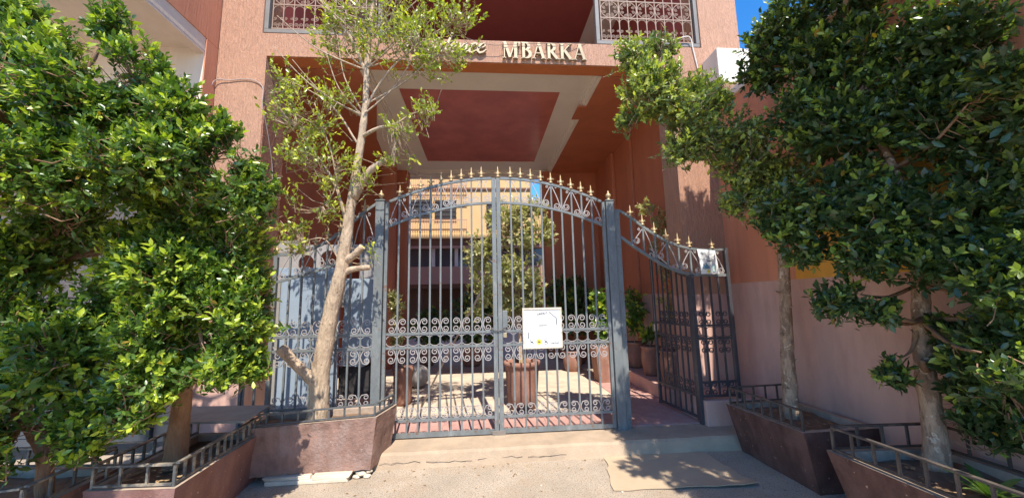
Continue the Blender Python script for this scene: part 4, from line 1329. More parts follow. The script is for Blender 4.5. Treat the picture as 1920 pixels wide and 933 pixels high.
def crown(root, blobs, n_sprigs, leaf_len, cols, seed, leaves_per=12, n_parts=300, thr=-0.12, hub=None, young=0.25, fill=0.4, upw=0.45, tw_len=0.16, wid=1.0):
    rng = np.random.default_rng(seed)
    vol = np.array([b[3] * b[4] * 0.5 * (b[3] + b[4]) for b in blobs]) ** 0.75
    cnt = np.maximum(6, (n_sprigs * vol / vol.sum())).astype(int)
    tips, dirs = [], []
    for (bx, by, bz, rx, rz), n in zip(blobs, cnt):
        ry = 0.5 * (rx + rz) * 0.95
        tries = 0
        k = 0
        while k < n and tries < n * 8:
            tries += 1
            d = rng.normal(size=3); d /= np.linalg.norm(d)
            q = d * (rng.random() ** fill)
            p = np.array([bx + q[0] * rx, by + q[1] * ry, bz + q[2] * rz])
            if mnoise.noise(Vector(p * 3.1)) + 0.5 * mnoise.noise(Vector(p * 7.3)) < thr:
                continue
            if p[2] < 0.35 or (p[0] > 3.26 and p[2] < 4.25):
                continue
            o = d + np.array([0, -0.1, upw]) + rng.normal(size=3) * 0.45
            tips.append(p); dirs.append(o / np.linalg.norm(o)); k += 1
    tips, dirs = np.array(tips), np.array(dirs)
    S = len(tips)
    L = tw_len * rng.uniform(0.7, 1.3, S)
    # leaves along each sprig
    K = leaves_per
    t = np.tile(np.linspace(0.15, 1.0, K), (S, 1)) + rng.normal(size=(S, K)) * 0.03
    ang = np.tile(np.arange(K) * 2.4, (S, 1)) + rng.uniform(0, 6.28, (S, 1))
    ref = np.where(np.abs(dirs[:, 2:3]) < 0.9, np.array([[0, 0, 1.0]]), np.array([[1.0, 0, 0]]))
    u = np.cross(dirs, ref); u /= np.linalg.norm(u, axis=1, keepdims=True)
    w = np.cross(dirs, u)
    base = tips[:, None, :] + dirs[:, None, :] * ((t - 1.0) * L[:, None])[:, :, None]
    rad = u[:, None, :] * np.cos(ang)[:, :, None] + w[:, None, :] * np.sin(ang)[:, :, None]
    tilt = np.clip(1.25 - 0.75 * t, 0.3, 1.3)[:, :, None]
    ax = rad * tilt + dirs[:, None, :] * (1.0) + rng.normal(size=(S, K, 3)) * 0.18
    nr = dirs[:, None, :] * 1.0 - rad * 0.6 + np.array([0, 0, 0.5]) + rng.normal(size=(S, K, 3)) * 0.25
    ln = leaf_len * rng.uniform(0.5, 1.35, (S, K)) * rng.uniform(0.8, 1.15, (S, 1)) * np.where(t > 0.9, 0.85, 1.0)
    dark, mid, yng = [np.array(c) for c in cols]
    a = rng.random((S, K, 1))
    col = dark * (1 - a) + mid * a
    sprig_y = (rng.random((S, 1)) < young)
    yf = np.clip((t - 0.50) / 0.35, 0, 1) * sprig_y * rng.uniform(0.5, 1.0, (S, K))
    col = col * (1 - yf[:, :, None]) + yng * yf[:, :, None]
    odd = rng.random((S, K)) < 0.006
    col[odd] = (0.30, 0.20, 0.03)
    base, ax, nr, ln, col = base.reshape(-1, 3), ax.reshape(-1, 3), nr.reshape(-1, 3), ln.ravel(), col.reshape(-1, 3)
    Rm = rot_frames(ax, nr)
    ok, dist = in_frame(base)
    dd = np.where(ok, dist / ln, 1e9)
    order = np.argsort(dd)
    n_parts = min(n_parts, int(ok.sum()))
    part, rest = order[:n_parts], order[n_parts:]
    off = np.array(origin_of(root))
    lv = LV * np.array([wid, 1, 1])
    V = np.einsum('nij,vj->nvi', Rm[rest], lv) * ln[rest][:, None, None] + (base[rest] - off)[:, None, :]
    F = LF[None] + (np.arange(len(rest)) * len(LV))[:, None, None]
    T = np.concatenate([np.repeat(col[rest][:, None, :], len(LV), 1), np.ones((len(rest), len(LV), 1))], 2)
    o = bpy.data.objects.new("crown", np_mesh("crown", V.reshape(-1, 3), F.reshape(-1, 3), T.reshape(-1, 4), [M['leaf']]))
    o.parent = root; o["kind"] = "stuff"; COL.objects.link(o)
    # single leaves: nearest ones, sharing eight meshes of slightly different colour
    if n_parts:
        kinds = 8
        lum = col[part].sum(1)
        bins = np.argsort(np.argsort(lum)) * kinds // len(part)
        for b_ in range(kinds):
            sel = part[bins == b_]
            if not len(sel): continue
            c = col[sel].mean(0)
            me = np_mesh("leaf", lv, LF, np.tile(np.append(c, 1.0), (len(LV), 1)), [M['leaf']])
            for i in sel:
                lo = bpy.data.objects.new("leaf", me)
                mt = Matrix([[*(Rm[i][r_] * ln[i]), base[i][r_] - off[r_]] for r_ in range(3)] + [[0, 0, 0, 1]])
                lo.parent = root
                lo.matrix_basis = mt
                COL.objects.link(lo)
    return tips, dirs, L

def limb(name, root, pts, radii, mat, sides=10, wob=0.012, seed=0, sub=5):
    P = [Vector(p) for p in pts]
    out, rr_ = [], []
    rd = random.Random(seed)
    for i in range(len(P) - 1):
        p0, p1, p2, p3 = P[max(i - 1, 0)], P[i], P[i + 1], P[min(i + 2, len(P) - 1)]
        for k in range(sub):
            t = k / sub
            q = 0.5 * ((2 * p1) + (-p0 + p2) * t + (2 * p0 - 5 * p1 + 4 * p2 - p3) * t * t + (-p0 + 3 * p1 - 3 * p2 + p3) * t ** 3)
            r_ = radii[i] * (1 - t) + radii[i + 1] * t
            out.append(q + Vector((rd.uniform(-1, 1), rd.uniform(-1, 1), 0)) * wob * min(1, r_ * 12) * (1 if sub < 8 else 0.25))
            rr_.append(r_ * (rd.uniform(0.92, 1.1) if sub < 8 else 1.0))
    out.append(P[-1]); rr_.append(radii[-1])
    b = MB(); b.smooth = True
    b.tube(out, rr_, sides)
    if sides >= 10:                       # ridges, knots and flakes of the bark
        nv = []
        for i, v in enumerate(b.v):
            c = out[i // sides]
            d = Vector(v) - c
            q = Vector(v)
            f = 1 + 0.10 * mnoise.noise(Vector((q.x * 16, q.y * 16, q.z * 7 + seed))) + 0.07 * mnoise.noise(Vector((q.x * 45, q.y * 45, q.z * 22 + seed)))
            k_ = mnoise.noise(Vector((q.x * 7, q.y * 7, q.z * 5.3 + 3.7 * seed)))
            f += 0.25 * max(0.0, k_ - 0.45)
            nv.append(tuple(c + d * f))
        b.v = nv
    return b.build(name, mat, root)

def twigs(root, tips, dirs, L, hubs, mat, r=0.0035, frac=1.0, seed=0, join=0.5):
    """thin shoots from each sprig back towards the nearest limb point"""
    rd = random.Random(seed)
    b = MB()
    H_ = np.array(hubs)
    for i in range(len(tips)):
        if rd.random() > frac: continue
        a = tips[i] - dirs[i] * L[i]
        h = H_[np.argmin(((H_ - a) ** 2).sum(1))]
        d = h - a
        l = np.linalg.norm(d)
        if l > 1e-3: d = d / l * min(l, join)
        mid_ = a + d * 0.5 + np.array([0, 0, -0.03])
        b.tube([tuple(a + d), tuple(mid_), tuple(a), tuple(tips[i])], [r * 1.6, r * 1.3, r, r * 0.5], 3, cap=False)
    o = b.build("twigs", mat, root)
    o["kind"] = "stuff"
    return o

def dense(pts, n=8):
    out = []
    for a, b_ in zip(pts[:-1], pts[1:]):
        for k in range(n):
            out.append(tuple(Vector(a).lerp(Vector(b_), k / n)))
    return out + [tuple(pts[-1])]

GR = "ficus trees in the planters"
# --- sparse tree in the middle planter
t2 = empty("ficus_tree", "sparse pale barked tree with sawn stubs in the worn brown planter by the gate", "tree", (-1.6, 3.95, 0.30), GR)
tr2 = [(-1.6, 3.95, 0.28), (-1.6, 3.95, 0.77), (-1.54, 3.95, 1.28), (-1.44, 3.95, 1.82), (-1.38, 3.95, 2.38), (-1.3, 3.95, 3.08), (-1.26, 3.95, 3.57), (-1.25, 3.95, 4.21), (-1.21, 3.95, 4.87), (-1.18, 3.95, 5.6)]
limb("trunk", t2, tr2, [0.104, 0.086, 0.078, 0.064, 0.050, 0.040, 0.034, 0.029, 0.024, 0.016], M['bark'], 22, 0.012, 1, 16)
def stub(pts, radii, seed):
    s_ = limb("sawn_stub", t2, pts, radii, M['bark'], 10, 0.004, seed)
    a, c = Vector(pts[-2]), Vector(pts[-1])
    d = (c - a).normalized()
    MB().tube([c - d * 0.002, c + d * 0.004], radii[-1] * 0.93, 10).build("cut_face", M['cutwood'], s_)
stub([(-1.60, 3.93, 0.66), (-1.72, 3.92, 0.77), (-1.84, 3.91, 0.89), (-1.97, 3.90, 1.03)], [0.074, 0.052, 0.049, 0.050], 2)
stub([(-1.44, 3.95, 1.74), (-1.34, 3.94, 1.79), (-1.15, 3.92, 1.81)], [0.045, 0.028, 0.026], 3)
stub([(-1.42, 3.95, 1.88), (-1.32, 3.93, 1.93), (-1.23, 3.91, 2.02)], [0.05, 0.036, 0.036], 4)
stub([(-1.35, 3.95, 2.55), (-1.18, 3.88, 2.80), (-1.0, 3.83, 2.92)], [0.05, 0.036, 0.032], 5)
t2_limbs = [
 ([(-1.40, 3.95, 2.25), (-1.50, 3.92, 2.60), (-1.62, 3.87, 2.86), (-1.76, 3.84, 3.05), (-1.9, 3.85, 3.3)], [0.028, 0.022, 0.016, 0.011, 0.006]),
 ([(-1.48, 3.92, 2.55), (-1.56, 3.87, 3.0), (-1.66, 3.84, 3.3), (-1.75, 3.85, 3.55)], [0.018, 0.012, 0.009, 0.005]),
 ([(-1.26, 3.95, 3.95), (-1.42, 3.92, 4.35), (-1.62, 3.88, 4.6), (-1.85, 3.85, 4.9), (-2.0, 3.8, 5.3)], [0.026, 0.024, 0.020, 0.016, 0.012]),
 ([(-1.29, 3.95, 3.22), (-1.1, 3.86, 3.28), (-0.9, 3.8, 3.30), (-0.72, 3.76, 3.40), (-0.5, 3.75, 3.46)], [0.030, 0.024, 0.018, 0.010, 0.005]),
 ([(-1.27, 3.95, 3.5), (-1.12, 3.88, 3.75), (-0.9, 3.8, 4.0), (-0.6, 3.76, 4.25), (-0.3, 3.78, 4.5)], [0.024, 0.018, 0.014, 0.010, 0.005]),
 ([(-1.25, 3.95, 4.0), (-1.12, 3.9, 4.3), (-0.98, 3.84, 4.55), (-0.9, 3.82, 4.9)], [0.02, 0.016, 0.012, 0.008]),
 ([(-1.30, 3.95, 3.1), (-1.55, 3.92, 3.5), (-1.8, 3.9, 3.7), (-2.1, 3.9, 3.85)], [0.018, 0.013, 0.009, 0.005]),
 ([(-1.45, 3.95, 1.85), (-1.6, 3.9, 2.1), (-1.8, 3.9, 2.08)], [0.014, 0.009, 0.005]),
 ([(-1.62, 3.87, 2.86), (-1.5, 3.84, 2.62), (-1.6, 3.82, 2.42)], [0.009, 0.007, 0.004]),
]
hubs = dense(tr2)
for k, (p, r_) in enumerate(t2_limbs):
    limb("branch", t2, p, [q * 0.72 for q in r_], M['bark'], 7, 0.015, 30 + k)
    hubs += dense(p)
T2 = [(-2.09,3.90,3.83,0.25,0.22),(-1.74,3.85,3.42,0.30,0.30),(-2.09,3.90,3.50,0.20,0.22),(-1.64,3.80,2.85,0.32,0.25),(-1.86,3.80,3.07,0.21,0.23),
 (-1.92,3.85,2.36,0.18,0.22),(-1.57,3.80,2.40,0.18,0.14),(-1.50,3.90,3.73,0.20,0.20),(-1.04,3.80,4.46,0.50,0.33),(-0.63,3.75,4.15,0.44,0.32),
 (-0.26,3.80,4.55,0.30,0.27),(-1.58,3.90,4.35,0.27,0.27),(-0.57,3.75,3.45,0.30,0.14),(-0.89,3.75,3.27,0.25,0.15),(-0.87,3.80,3.00,0.22,0.11),
 (-1.17,3.85,2.72,0.14,0.12),(-1.85,3.90,2.04,0.18,0.12),(-1.11,3.90,1.98,0.08,0.07),(-0.34,3.75,4.10,0.24,0.2),(-1.46,3.85,4.61,0.34,0.26),(-0.9,3.8,5.1,0.6,0.3)]
PALE = ((0.17, 0.23, 0.03), (0.38, 0.44, 0.05), (0.66, 0.66, 0.07))
rs2 = random.Random(77)
for k in range(20):                              # thin upright shoots fanning out of the upper trunk
    z0 = rs2.uniform(3.35, 4.7)
    x0 = -1.30 + 0.03 * (z0 - 3.1)
    side = 1 if rs2.random() < 0.72 else -1
    e = (x0 + side * rs2.uniform(0.25, 0.95), 3.85 + rs2.uniform(-0.25, 0.12), z0 + rs2.uniform(0.35, 0.9))
    m_ = tuple(Vector((x0, 3.94, z0)).lerp(Vector(e), 0.5) + Vector((side * 0.05, 0, -0.06)))
    limb("branch", t2, [(x0, 3.94, z0), m_, e], [0.011, 0.007, 0.003], M['bark'], 5, 0.01, 300 + k)
    hubs += dense([(x0, 3.94, z0), m_, e])
T2 = [(b[0], b[1], b[2], b[3] * 1.22, b[4] * 1.22) for b in T2]
tp = crown(t2, T2, 1150, 0.048, PALE, 21, 7, 300, 0.02, young=0.55, fill=0.36, upw=0.8, tw_len=0.19)
twigs(t2, *tp, hubs, M['bark'], 0.0026, 1.0, 3, 0.5)

# --- round crowned tree, left foreground
t1 = empty("ficus_tree", "dense round crowned tree in the pink brown planter, left foreground", "tree", (-2.36, 3.25, 0.28), GR)
tr1 = [(-2.36, 3.25, 0.24), (-2.34, 3.22, 0.53), (-2.28, 3.15, 0.86), (-2.23, 3.05, 1.35), (-2.22, 3.0, 1.83), (-2.23, 2.95, 2.15)]
limb("trunk", t1, tr1, [0.080, 0.064, 0.055, 0.045, 0.034, 0.018], M['bark_brown'], 20, 0.012, 50, 14)
T1 = [(-2.19,2.90,2.14,0.34,0.28),(-1.90,2.95,1.86,0.31,0.36),(-2.18,2.85,1.66,0.36,0.41),(-1.79,2.90,1.34,0.26,0.37),(-2.24,2.80,1.25,0.31,0.32),
 (-1.92,2.85,1.02,0.32,0.21),(-2.21,2.75,0.98,0.30,0.20),(-1.69,2.95,1.50,0.13,0.31),(-2.48,2.85,1.81,0.21,0.30),(-2.39,2.90,2.26,0.19,0.16),(-1.65,2.95,0.99,0.11,0.15),(-2.52,2.8,0.80,0.2,0.18),(-2.25,2.68,0.76,0.2,0.10)]
hubs = dense(tr1)
for k, b_ in enumerate(T1):
    s_ = tr1[2 + k % 3]
    p = [s_, tuple(Vector(s_).lerp(Vector(b_[:3]), 0.5) + Vector((0, 0, -0.05))), b_[:3]]
    limb("branch", t1, p, [0.026, 0.017, 0.007], M['bark_brown'], 6, 0.01, 60 + k); hubs += dense(p)
GREEN = ((0.055, 0.115, 0.024), (0.160, 0.260, 0.042), (0.54, 0.62, 0.06))
tp = crown(t1, T1, 3500, 0.049, GREEN, 22, 12, 300, -0.14, young=0.55)
twigs(t1, *tp, hubs, M['bark_brown'], 0.003, 0.4, 4, 0.14)

# --- leaning tree, far left
t0 = empty("ficus_tree", "tall leaning tree with a wide dense crown at the far left", "tree", (-2.95, 2.8, 0.25), GR)
tr0 = [(-2.82, 2.82, 0.22), (-2.86, 2.82, 0.52), (-3.02, 2.83, 0.76), (-3.16, 2.85, 1.05), (-3.26, 2.9, 1.75), (-3.24, 2.95, 2.56), (-3.15, 3.0, 3.24)]
limb("trunk", t0, tr0, [0.046, 0.038, 0.036, 0.034, 0.032, 0.027, 0.016], M['bark_brown'], 20, 0.012, 70, 14)
T0 = [(-3.55,3.00,3.38,0.40,0.42),(-2.99,2.90,3.01,0.41,0.42),(-2.75,3.00,3.26,0.27,0.36),(-2.38,2.95,2.92,0.24,0.36),(-2.77,2.85,2.49,0.44,0.36),
 (-3.18,2.80,2.46,0.35,0.42),(-2.23,3.00,2.63,0.28,0.30),(-1.99,3.10,2.36,0.25,0.22),(-1.82,3.15,2.42,0.11,0.18),(-3.0,3.0,3.75,0.16,0.22),
 (-3.22,3.10,2.02,0.34,0.25),(-3.27,2.90,1.83,0.28,0.34),(-2.97,2.70,1.32,0.29,0.30),(-2.69,2.75,1.17,0.29,0.27),(-2.75,2.60,0.97,0.18,0.16),
 (-2.64,2.90,1.52,0.21,0.33),(-2.56,2.80,0.81,0.26,0.20),(-3.78,3.10,3.85,0.30,0.26),(-2.42,3.00,3.08,0.14,0.2),(-2.65,2.75,0.66,0.22,0.16),(-2.38,2.90,2.55,0.34,0.29),
 (-3.75,2.8,2.7,0.4,0.5),(-3.7,2.7,1.8,0.35,0.4),(-3.3,2.6,1.1,0.3,0.25),(-3.1,2.75,1.8,0.28,0.3),(-2.85,2.75,2.05,0.25,0.22),(-3.05,2.65,0.98,0.25,0.2),(-2.6,2.7,0.74,0.2,0.14),(-3.25,2.6,0.9,0.25,0.16),(-2.7,2.65,1.2,0.25,0.3),(-3.1,2.65,1.4,0.3,0.3),(-1.97,3.1,2.66,0.18,0.2),(-1.86,3.12,2.24,0.16,0.2),(-2.14,3.08,2.86,0.16,0.2),(-1.75,3.15,2.40,0.10,0.14),
 (-2.9,1.7,2.7,0.38,0.45),(-3.15,2.0,2.2,0.28,0.3),(-2.65,1.5,3.1,0.3,0.3),(-2.75,1.75,2.25,0.2,0.25),(-2.95,2.62,0.72,0.28,0.18),(-3.35,2.65,0.75,0.28,0.22),(-2.62,2.78,0.58,0.18,0.12),(-3.2,2.5,1.05,0.28,0.22),(-2.62,2.7,0.62,0.24,0.13),(-2.88,2.55,0.56,0.22,0.13)]
hubs = dense(tr0)
for k, b_ in enumerate(T0):
    s_ = min(tr0[2:], key=lambda q: (Vector(q) - Vector(b_[:3])).length + (0.6 if q[2] > b_[2] else 0))
    p = [s_, tuple(Vector(s_).lerp(Vector(b_[:3]), 0.5) + Vector((0, 0, -0.06))), b_[:3]]
    limb("branch", t0, p, [0.024, 0.016, 0.006], M['bark_brown'], 6, 0.012, 80 + k); hubs += dense(p)
T0 = [((b[0] * 0.88, b[1] * 0.88, 1.45 + (b[2] - 1.45) * 0.88, b[3] * 0.9, b[4] * 0.9) if b[2] > 2.2 else b) for b in T0]
GREEN2 = ((0.052, 0.108, 0.024), (0.145, 0.238, 0.042), (0.52, 0.60, 0.06))
tp = crown(t0, T0, 8600, 0.050, GREEN2, 23, 12, 300, -0.18, young=0.5)
twigs(t0, *tp, hubs, M['bark_brown'], 0.003, 0.4, 5, 0.14)

# --- thin mottled tree on the right
t3 = empty("ficus_tree", "thin mottled trunk tree whose leafy limb reaches left across the wall", "tree", (2.9, 3.5, 0.30), GR)
tr3 = [(2.90, 3.5, 0.26), (2.94, 3.5, 0.94), (2.98, 3.45, 1.92), (2.97, 3.4, 2.35), (2.79, 3.3, 2.64), (2.3, 3.25, 3.02), (1.72, 3.2, 3.42)]
limb("trunk", t3, tr3, [0.072, 0.054, 0.046, 0.042, 0.034, 0.022, 0.009], M['bark_mottled'], 18, 0.014, 90, 16)
T3 = [(1.51,3.25,3.81,0.22,0.22),(1.67,3.20,3.39,0.38,0.33),(2.00,3.20,3.23,0.38,0.33),(2.26,3.20,2.97,0.36,0.32),(1.86,3.20,2.83,0.20,0.21),
 (2.51,3.20,2.76,0.36,0.32),(2.42,3.25,2.33,0.22,0.19),(2.78,3.20,2.55,0.36,0.34),(2.24,3.25,3.45,0.24,0.22),(1.43,3.25,3.14,0.16,0.14),(2.75,3.20,2.12,0.24,0.18),(1.79,3.25,3.93,0.20,0.15)]
hubs = dense(tr3)
for k, b_ in enumerate(T3):
    s_ = min(tr3[3:], key=lambda q: (Vector(q) - Vector(b_[:3])).length)
    p = [s_, tuple(Vector(s_).lerp(Vector(b_[:3]), 0.5) + Vector((0, 0, -0.04))), b_[:3]]
    limb("branch", t3, p, [0.022, 0.015, 0.006], M['bark_mottled'], 6, 0.01, 100 + k); hubs += dense(p)
for k, (z_, a_) in enumerate(((0.55, 2.6), (0.8, 0.6), (1.05, 3.3), (1.3, 5.2), (1.45, 2.9), (1.7, 4.0), (0.95, 4.6))):
    x0_ = 2.905 + 0.035 * (z_ - 0.3)
    d_ = Vector((math.cos(a_), -abs(math.sin(a_)), 0.35))
    c_ = Vector((x0_, 3.49, z_))
    MB().tube([c_, c_ + d_ * 0.05, c_ + d_ * 0.085], [0.02, 0.011, 0.006], 6).build("twig_stub", M['bark_mottled'], t3)
OLIVE = ((0.10, 0.145, 0.045), (0.26, 0.32, 0.11), (0.55, 0.58, 0.10))
tp = crown(t3, T3, 2600, 0.048, OLIVE, 24, 12, 300, -0.13, young=0.55)
twigs(t3, *tp, hubs, M['bark_mottled'], 0.003, 0.5, 6, 0.14)

# --- big tree on the right
t4 = empty("ficus_tree", "big dark crowned tree with a thick scarred trunk, right foreground", "tree", (3.02, 2.4, 0.30), GR)
tr4 = [(2.98, 2.42, 0.24), (2.99, 2.4, 0.5), (2.99, 2.4, 0.9), (3.0, 2.38, 1.25), (3.0, 2.35, 1.5), (2.95, 2.3, 1.85), (2.88, 2.3, 2.3), (2.78, 2.4, 2.9)]
limb("trunk", t4, tr4, [0.080, 0.060, 0.054, 0.050, 0.045, 0.036, 0.026, 0.014], M['bark_mottled'], 20, 0.010, 110, 16)
for k, (p, r_) in enumerate(([[(3.0, 2.36, 1.27), (2.85, 2.3, 1.25), (2.68, 2.25, 1.28)], [0.020, 0.014, 0.008]],
                             [[(3.02, 2.36, 1.27), (3.03, 2.15, 1.27), (3.0, 1.85, 1.32)], [0.020, 0.014, 0.007]],
                             [[(2.98, 2.38, 0.92), (2.9, 2.33, 0.95), (2.86, 2.30, 1.0)], [0.026, 0.02, 0.015]])):
    limb("branch", t4, p, r_, M['bark_brown'], 8, 0.006, 115 + k)
T4 = [(2.52,2.90,3.54,0.24,0.34),(2.73,2.75,3.74,0.35,0.35),(2.76,2.50,3.27,0.37,0.36),(2.93,2.30,3.22,0.33,0.30),(2.52,2.60,2.87,0.27,0.27),
 (2.69,2.40,2.65,0.39,0.33),(2.94,2.20,2.75,0.34,0.35),(3.0,2.00,2.49,0.30,0.32),(2.54,2.45,2.14,0.38,0.31),(2.72,2.20,1.96,0.39,0.32),
 (2.86,2.00,1.91,0.33,0.29),(2.98,1.85,2.03,0.28,0.31),(2.54,2.25,1.68,0.25,0.19),(2.69,2.05,1.62,0.29,0.19),(2.83,1.85,1.51,0.30,0.23),
 (2.42,2.40,1.41,0.16,0.18),(2.90,2.02,1.08,0.20,0.24),(2.92,1.85,1.16,0.25,0.25),(2.72,2.36,0.92,0.14,0.11),(3.0,2.10,3.21,0.27,0.28),
 (3.0,1.90,3.02,0.26,0.25),(2.38,2.55,1.84,0.23,0.22),(2.58,2.30,1.33,0.16,0.12),(2.95,1.85,0.75,0.13,0.14),(2.33,2.70,2.08,0.20,0.22),
 (2.75,1.60,2.59,0.16,0.18),(2.42,1.58,1.08,0.10,0.10),
 (3.15,2.8,5.2,0.45,0.5),(3.55,3.1,4.95,0.35,0.4),(2.95,2.1,4.1,0.3,0.4),(2.25,1.5,4.15,0.45,0.22),(2.6,1.35,3.95,0.3,0.25),(1.9,0.95,4.05,0.32,0.2),(2.5,1.9,4.5,0.5,0.3),(1.95,1.6,4.35,0.35,0.2),(2.7,1.1,3.9,0.4,0.3),(2.35,0.9,4.2,0.4,0.25),(2.2,0.6,4.1,0.35,0.2),(2.6,0.7,3.7,0.5,0.3),(2.3,0.35,3.9,0.4,0.25),(2.9,1.2,3.4,0.35,0.3),(2.5,1.6,4.0,0.4,0.3),(2.05,1.25,4.3,0.35,0.2),
 (3.03,2.12,0.92,0.22,0.25),(3.05,2.15,0.62,0.18,0.16),(3.05,1.85,0.75,0.18,0.2),(3.08,1.9,1.3,0.18,0.25),(3.08,2.3,1.2,0.15,0.2),(3.1,2.2,0.75,0.14,0.2),
 (3.0,2.7,2.9,0.25,0.35),(3.0,2.65,2.2,0.25,0.35),(2.95,2.5,3.6,0.3,0.3),(3.0,1.75,1.7,0.25,0.3),(2.95,1.7,2.5,0.25,0.3)]
hubs = dense(tr4)
for k, b_ in enumerate(T4[:27]):
    s_ = min(tr4[3:], key=lambda q: (Vector(q) - Vector(b_[:3])).length + (0.4 if q[2] > b_[2] + 0.2 else 0))
    p = [s_, tuple(Vector(s_).lerp(Vector(b_[:3]), 0.4) + Vector((0, 0, -0.05))), tuple(Vector(s_).lerp(Vector(b_[:3]), 0.72))]
    limb("branch", t4, p, [0.016, 0.011, 0.005], M['bark_brown'], 6, 0.012, 120 + k); hubs += dense(p)
hub_a, hub_b, hub_c = (2.80, 2.40, 3.5), (2.70, 2.05, 4.2), (2.5, 1.35, 4.05)
limb("branch", t4, [(2.88, 2.3, 2.3), (2.86, 2.4, 2.9), hub_a, hub_b, hub_c], [0.03, 0.024, 0.02, 0.017, 0.012], M['bark_brown'], 7, 0.01, 170)
for k, b_ in enumerate(T4[27:]):
    if b_[2] > 3.3:
        s_ = min((hub_a, hub_b, hub_c), key=lambda q: (Vector(q) - Vector(b_[:3])).length)
        p = [s_, tuple(Vector(s_).lerp(Vector(b_[:3]), 0.5) + Vector((0, 0, 0.05))), b_[:3]]
        limb("branch", t4, p, [0.014, 0.010, 0.004], M['bark_brown'], 5, 0.01, 180 + k); hubs += dense(p)
DARK = ((0.034, 0.066, 0.024), (0.082, 0.136, 0.042), (0.32, 0.42, 0.065))
tp = crown(t4, T4, 13000, 0.054, DARK, 25, 12, 300, -0.2, young=0.35)
twigs(t4, *tp, hubs, M['bark_brown'], 0.002, 0.15, 7, 0.14)

# --- potted tree behind the gate
t5 = empty("potted_tree", "pale leafed small tree tied to canes in the fluted pot behind the gate", "tree", (0.53, 5.28, 0.56))
tr5 = [(0.53, 5.28, 0.52), (0.50, 5.28, 1.1), (0.46, 5.27, 1.7), (0.44, 5.25, 2.4), (0.46, 5.25, 2.9)]
limb("trunk", t5, tr5, [0.022, 0.02, 0.017, 0.012, 0.006], M['bark'], 7, 0.01, 140)
for dx_ in (-0.035, 0.03, 0.05):
    MB().tube([(0.53 + dx_, 5.24, 0.52), (0.53 + dx_ * 0.6, 5.24, 1.7 + dx_ * 4)], 0.009, 6).build("cane", M['cane'], t5)
T5 = [(-0.03,5.20,2.13,0.22,0.36),(0.43,5.20,2.51,0.42,0.42),(0.81,5.25,2.36,0.25,0.42),(0.41,5.20,1.75,0.48,0.40),(-0.03,5.20,1.61,0.20,0.32),
 (0.70,5.20,1.45,0.24,0.33),(0.40,5.25,1.30,0.30,0.24),(0.75,5.30,2.77,0.25,0.18),(-0.11,5.20,1.32,0.14,0.16)]
hubs = dense(tr5)
for k, b_ in enumerate(T5):
    s_ = min(tr5[1:], key=lambda q: (Vector(q) - Vector(b_[:3])).length + (0.4 if q[2] > b_[2] else 0))
    p = [s_, tuple(Vector(s_).lerp(Vector(b_[:3]), 0.5)), b_[:3]]
    limb("branch", t5, p, [0.012, 0.009, 0.004], M['bark'], 5, 0.01, 150 + k); hubs += dense(p)
STRAW = ((0.22, 0.23, 0.08), (0.46, 0.43, 0.20), (0.62, 0.55, 0.26))
tp = crown(t5, T5, 900, 0.062, STRAW, 26, 10, 200, -0.02, young=0.5, upw=0.2)
twigs(t5, *tp, hubs, M['bark'], 0.0028, 0.7, 8, 0.3)

def shrub(name, label, base, stems, blobs, n, leaf_len, cols, seed, wid=1.0, upw=0.4, lp=9, parts=0, thr=-0.2):
    r = empty(name, label, "plant", base, "potted plants in the passage")
    hubs = []
    for k, b_ in enumerate(blobs):
        p = [base, tuple(Vector(base).lerp(Vector(b_[:3]), 0.5) + Vector((0.03 * ((k % 3) - 1), 0, 0.04))), b_[:3]]
        limb("stem", r, p, [0.010, 0.008, 0.003], M['bark'], 5, 0.008, seed + k); hubs += dense(p)
    tp = crown(r, blobs, n, leaf_len, cols, seed, lp, parts, thr, young=0.4, upw=upw, wid=wid)
    twigs(r, *tp, hubs, M['bark'], 0.0025, 0.4, seed, 0.25)
    return r
shrub("tall_potted_plant", "lanky yellowish plant rising behind the wicket opening", (2.76, 5.42, 0.63), 4,
      [(2.80,5.5,1.41,0.14,0.40),(2.64,5.6,2.88,0.24,0.15),(2.80,5.6,2.42,0.18,0.40),(2.82,5.5,2.0,0.12,0.3)], 130, 0.06, STRAW, 200, thr=-0.05)
shrub("green_potted_plant", "green drooping plant in the farther jar on the ledge", (2.74, 6.75, 0.60), 4,
      [(2.74,6.7,1.25,0.18,0.42),(2.66,6.6,1.0,0.18,0.2)], 90, 0.10, GREEN, 210, wid=0.8)
shrub("green_potted_plant", "low green plant in the nearer jar on the ledge", (2.72, 6.05, 0.60), 4, [(2.72,6.05,0.85,0.16,0.16)], 40, 0.08, GREEN, 215)
shrub("leafy_bush", "dark leafy bush in the pot by the right end pier", (2.1, 8.6, 0.4), 4, [(2.15,8.3,1.15,0.65,0.55),(2.0,8.6,1.5,0.6,0.5)], 420, 0.11, DARK, 220)
shrub("broad_leafed_plant", "broad leafed plant in the square terracotta box", (2.13, 6.65, 0.60), 4, [(2.15,6.8,1.25,0.16,0.45),(2.1,6.6,0.9,0.16,0.22)], 60, 0.12, GREEN, 230, wid=1.25)
shrub("leafy_bush", "dark leafy bush in the pot at the middle of the passage end", (-0.25, 8.7, 0.45), 4, [(-0.25,8.7,1.0,0.6,0.65),(0.4,8.9,1.3,0.6,0.5)], 380, 0.11, DARK, 240)
shrub("leafy_bush", "dark leafy bush in the pot near the left end pier", (-1.3, 9.0, 0.4), 4, [(-1.2,9.0,0.85,0.55,0.45)], 200, 0.11, DARK, 250)
shrub("climbing_plant", "straggly yellow green plant right behind the left main gate post", (-1.16, 5.7, 0.5), 3, [(-1.2,5.3,1.42,0.12,0.34),(-1.2,5.4,0.95,0.1,0.2)], 70, 0.06, STRAW, 260, thr=-0.05)
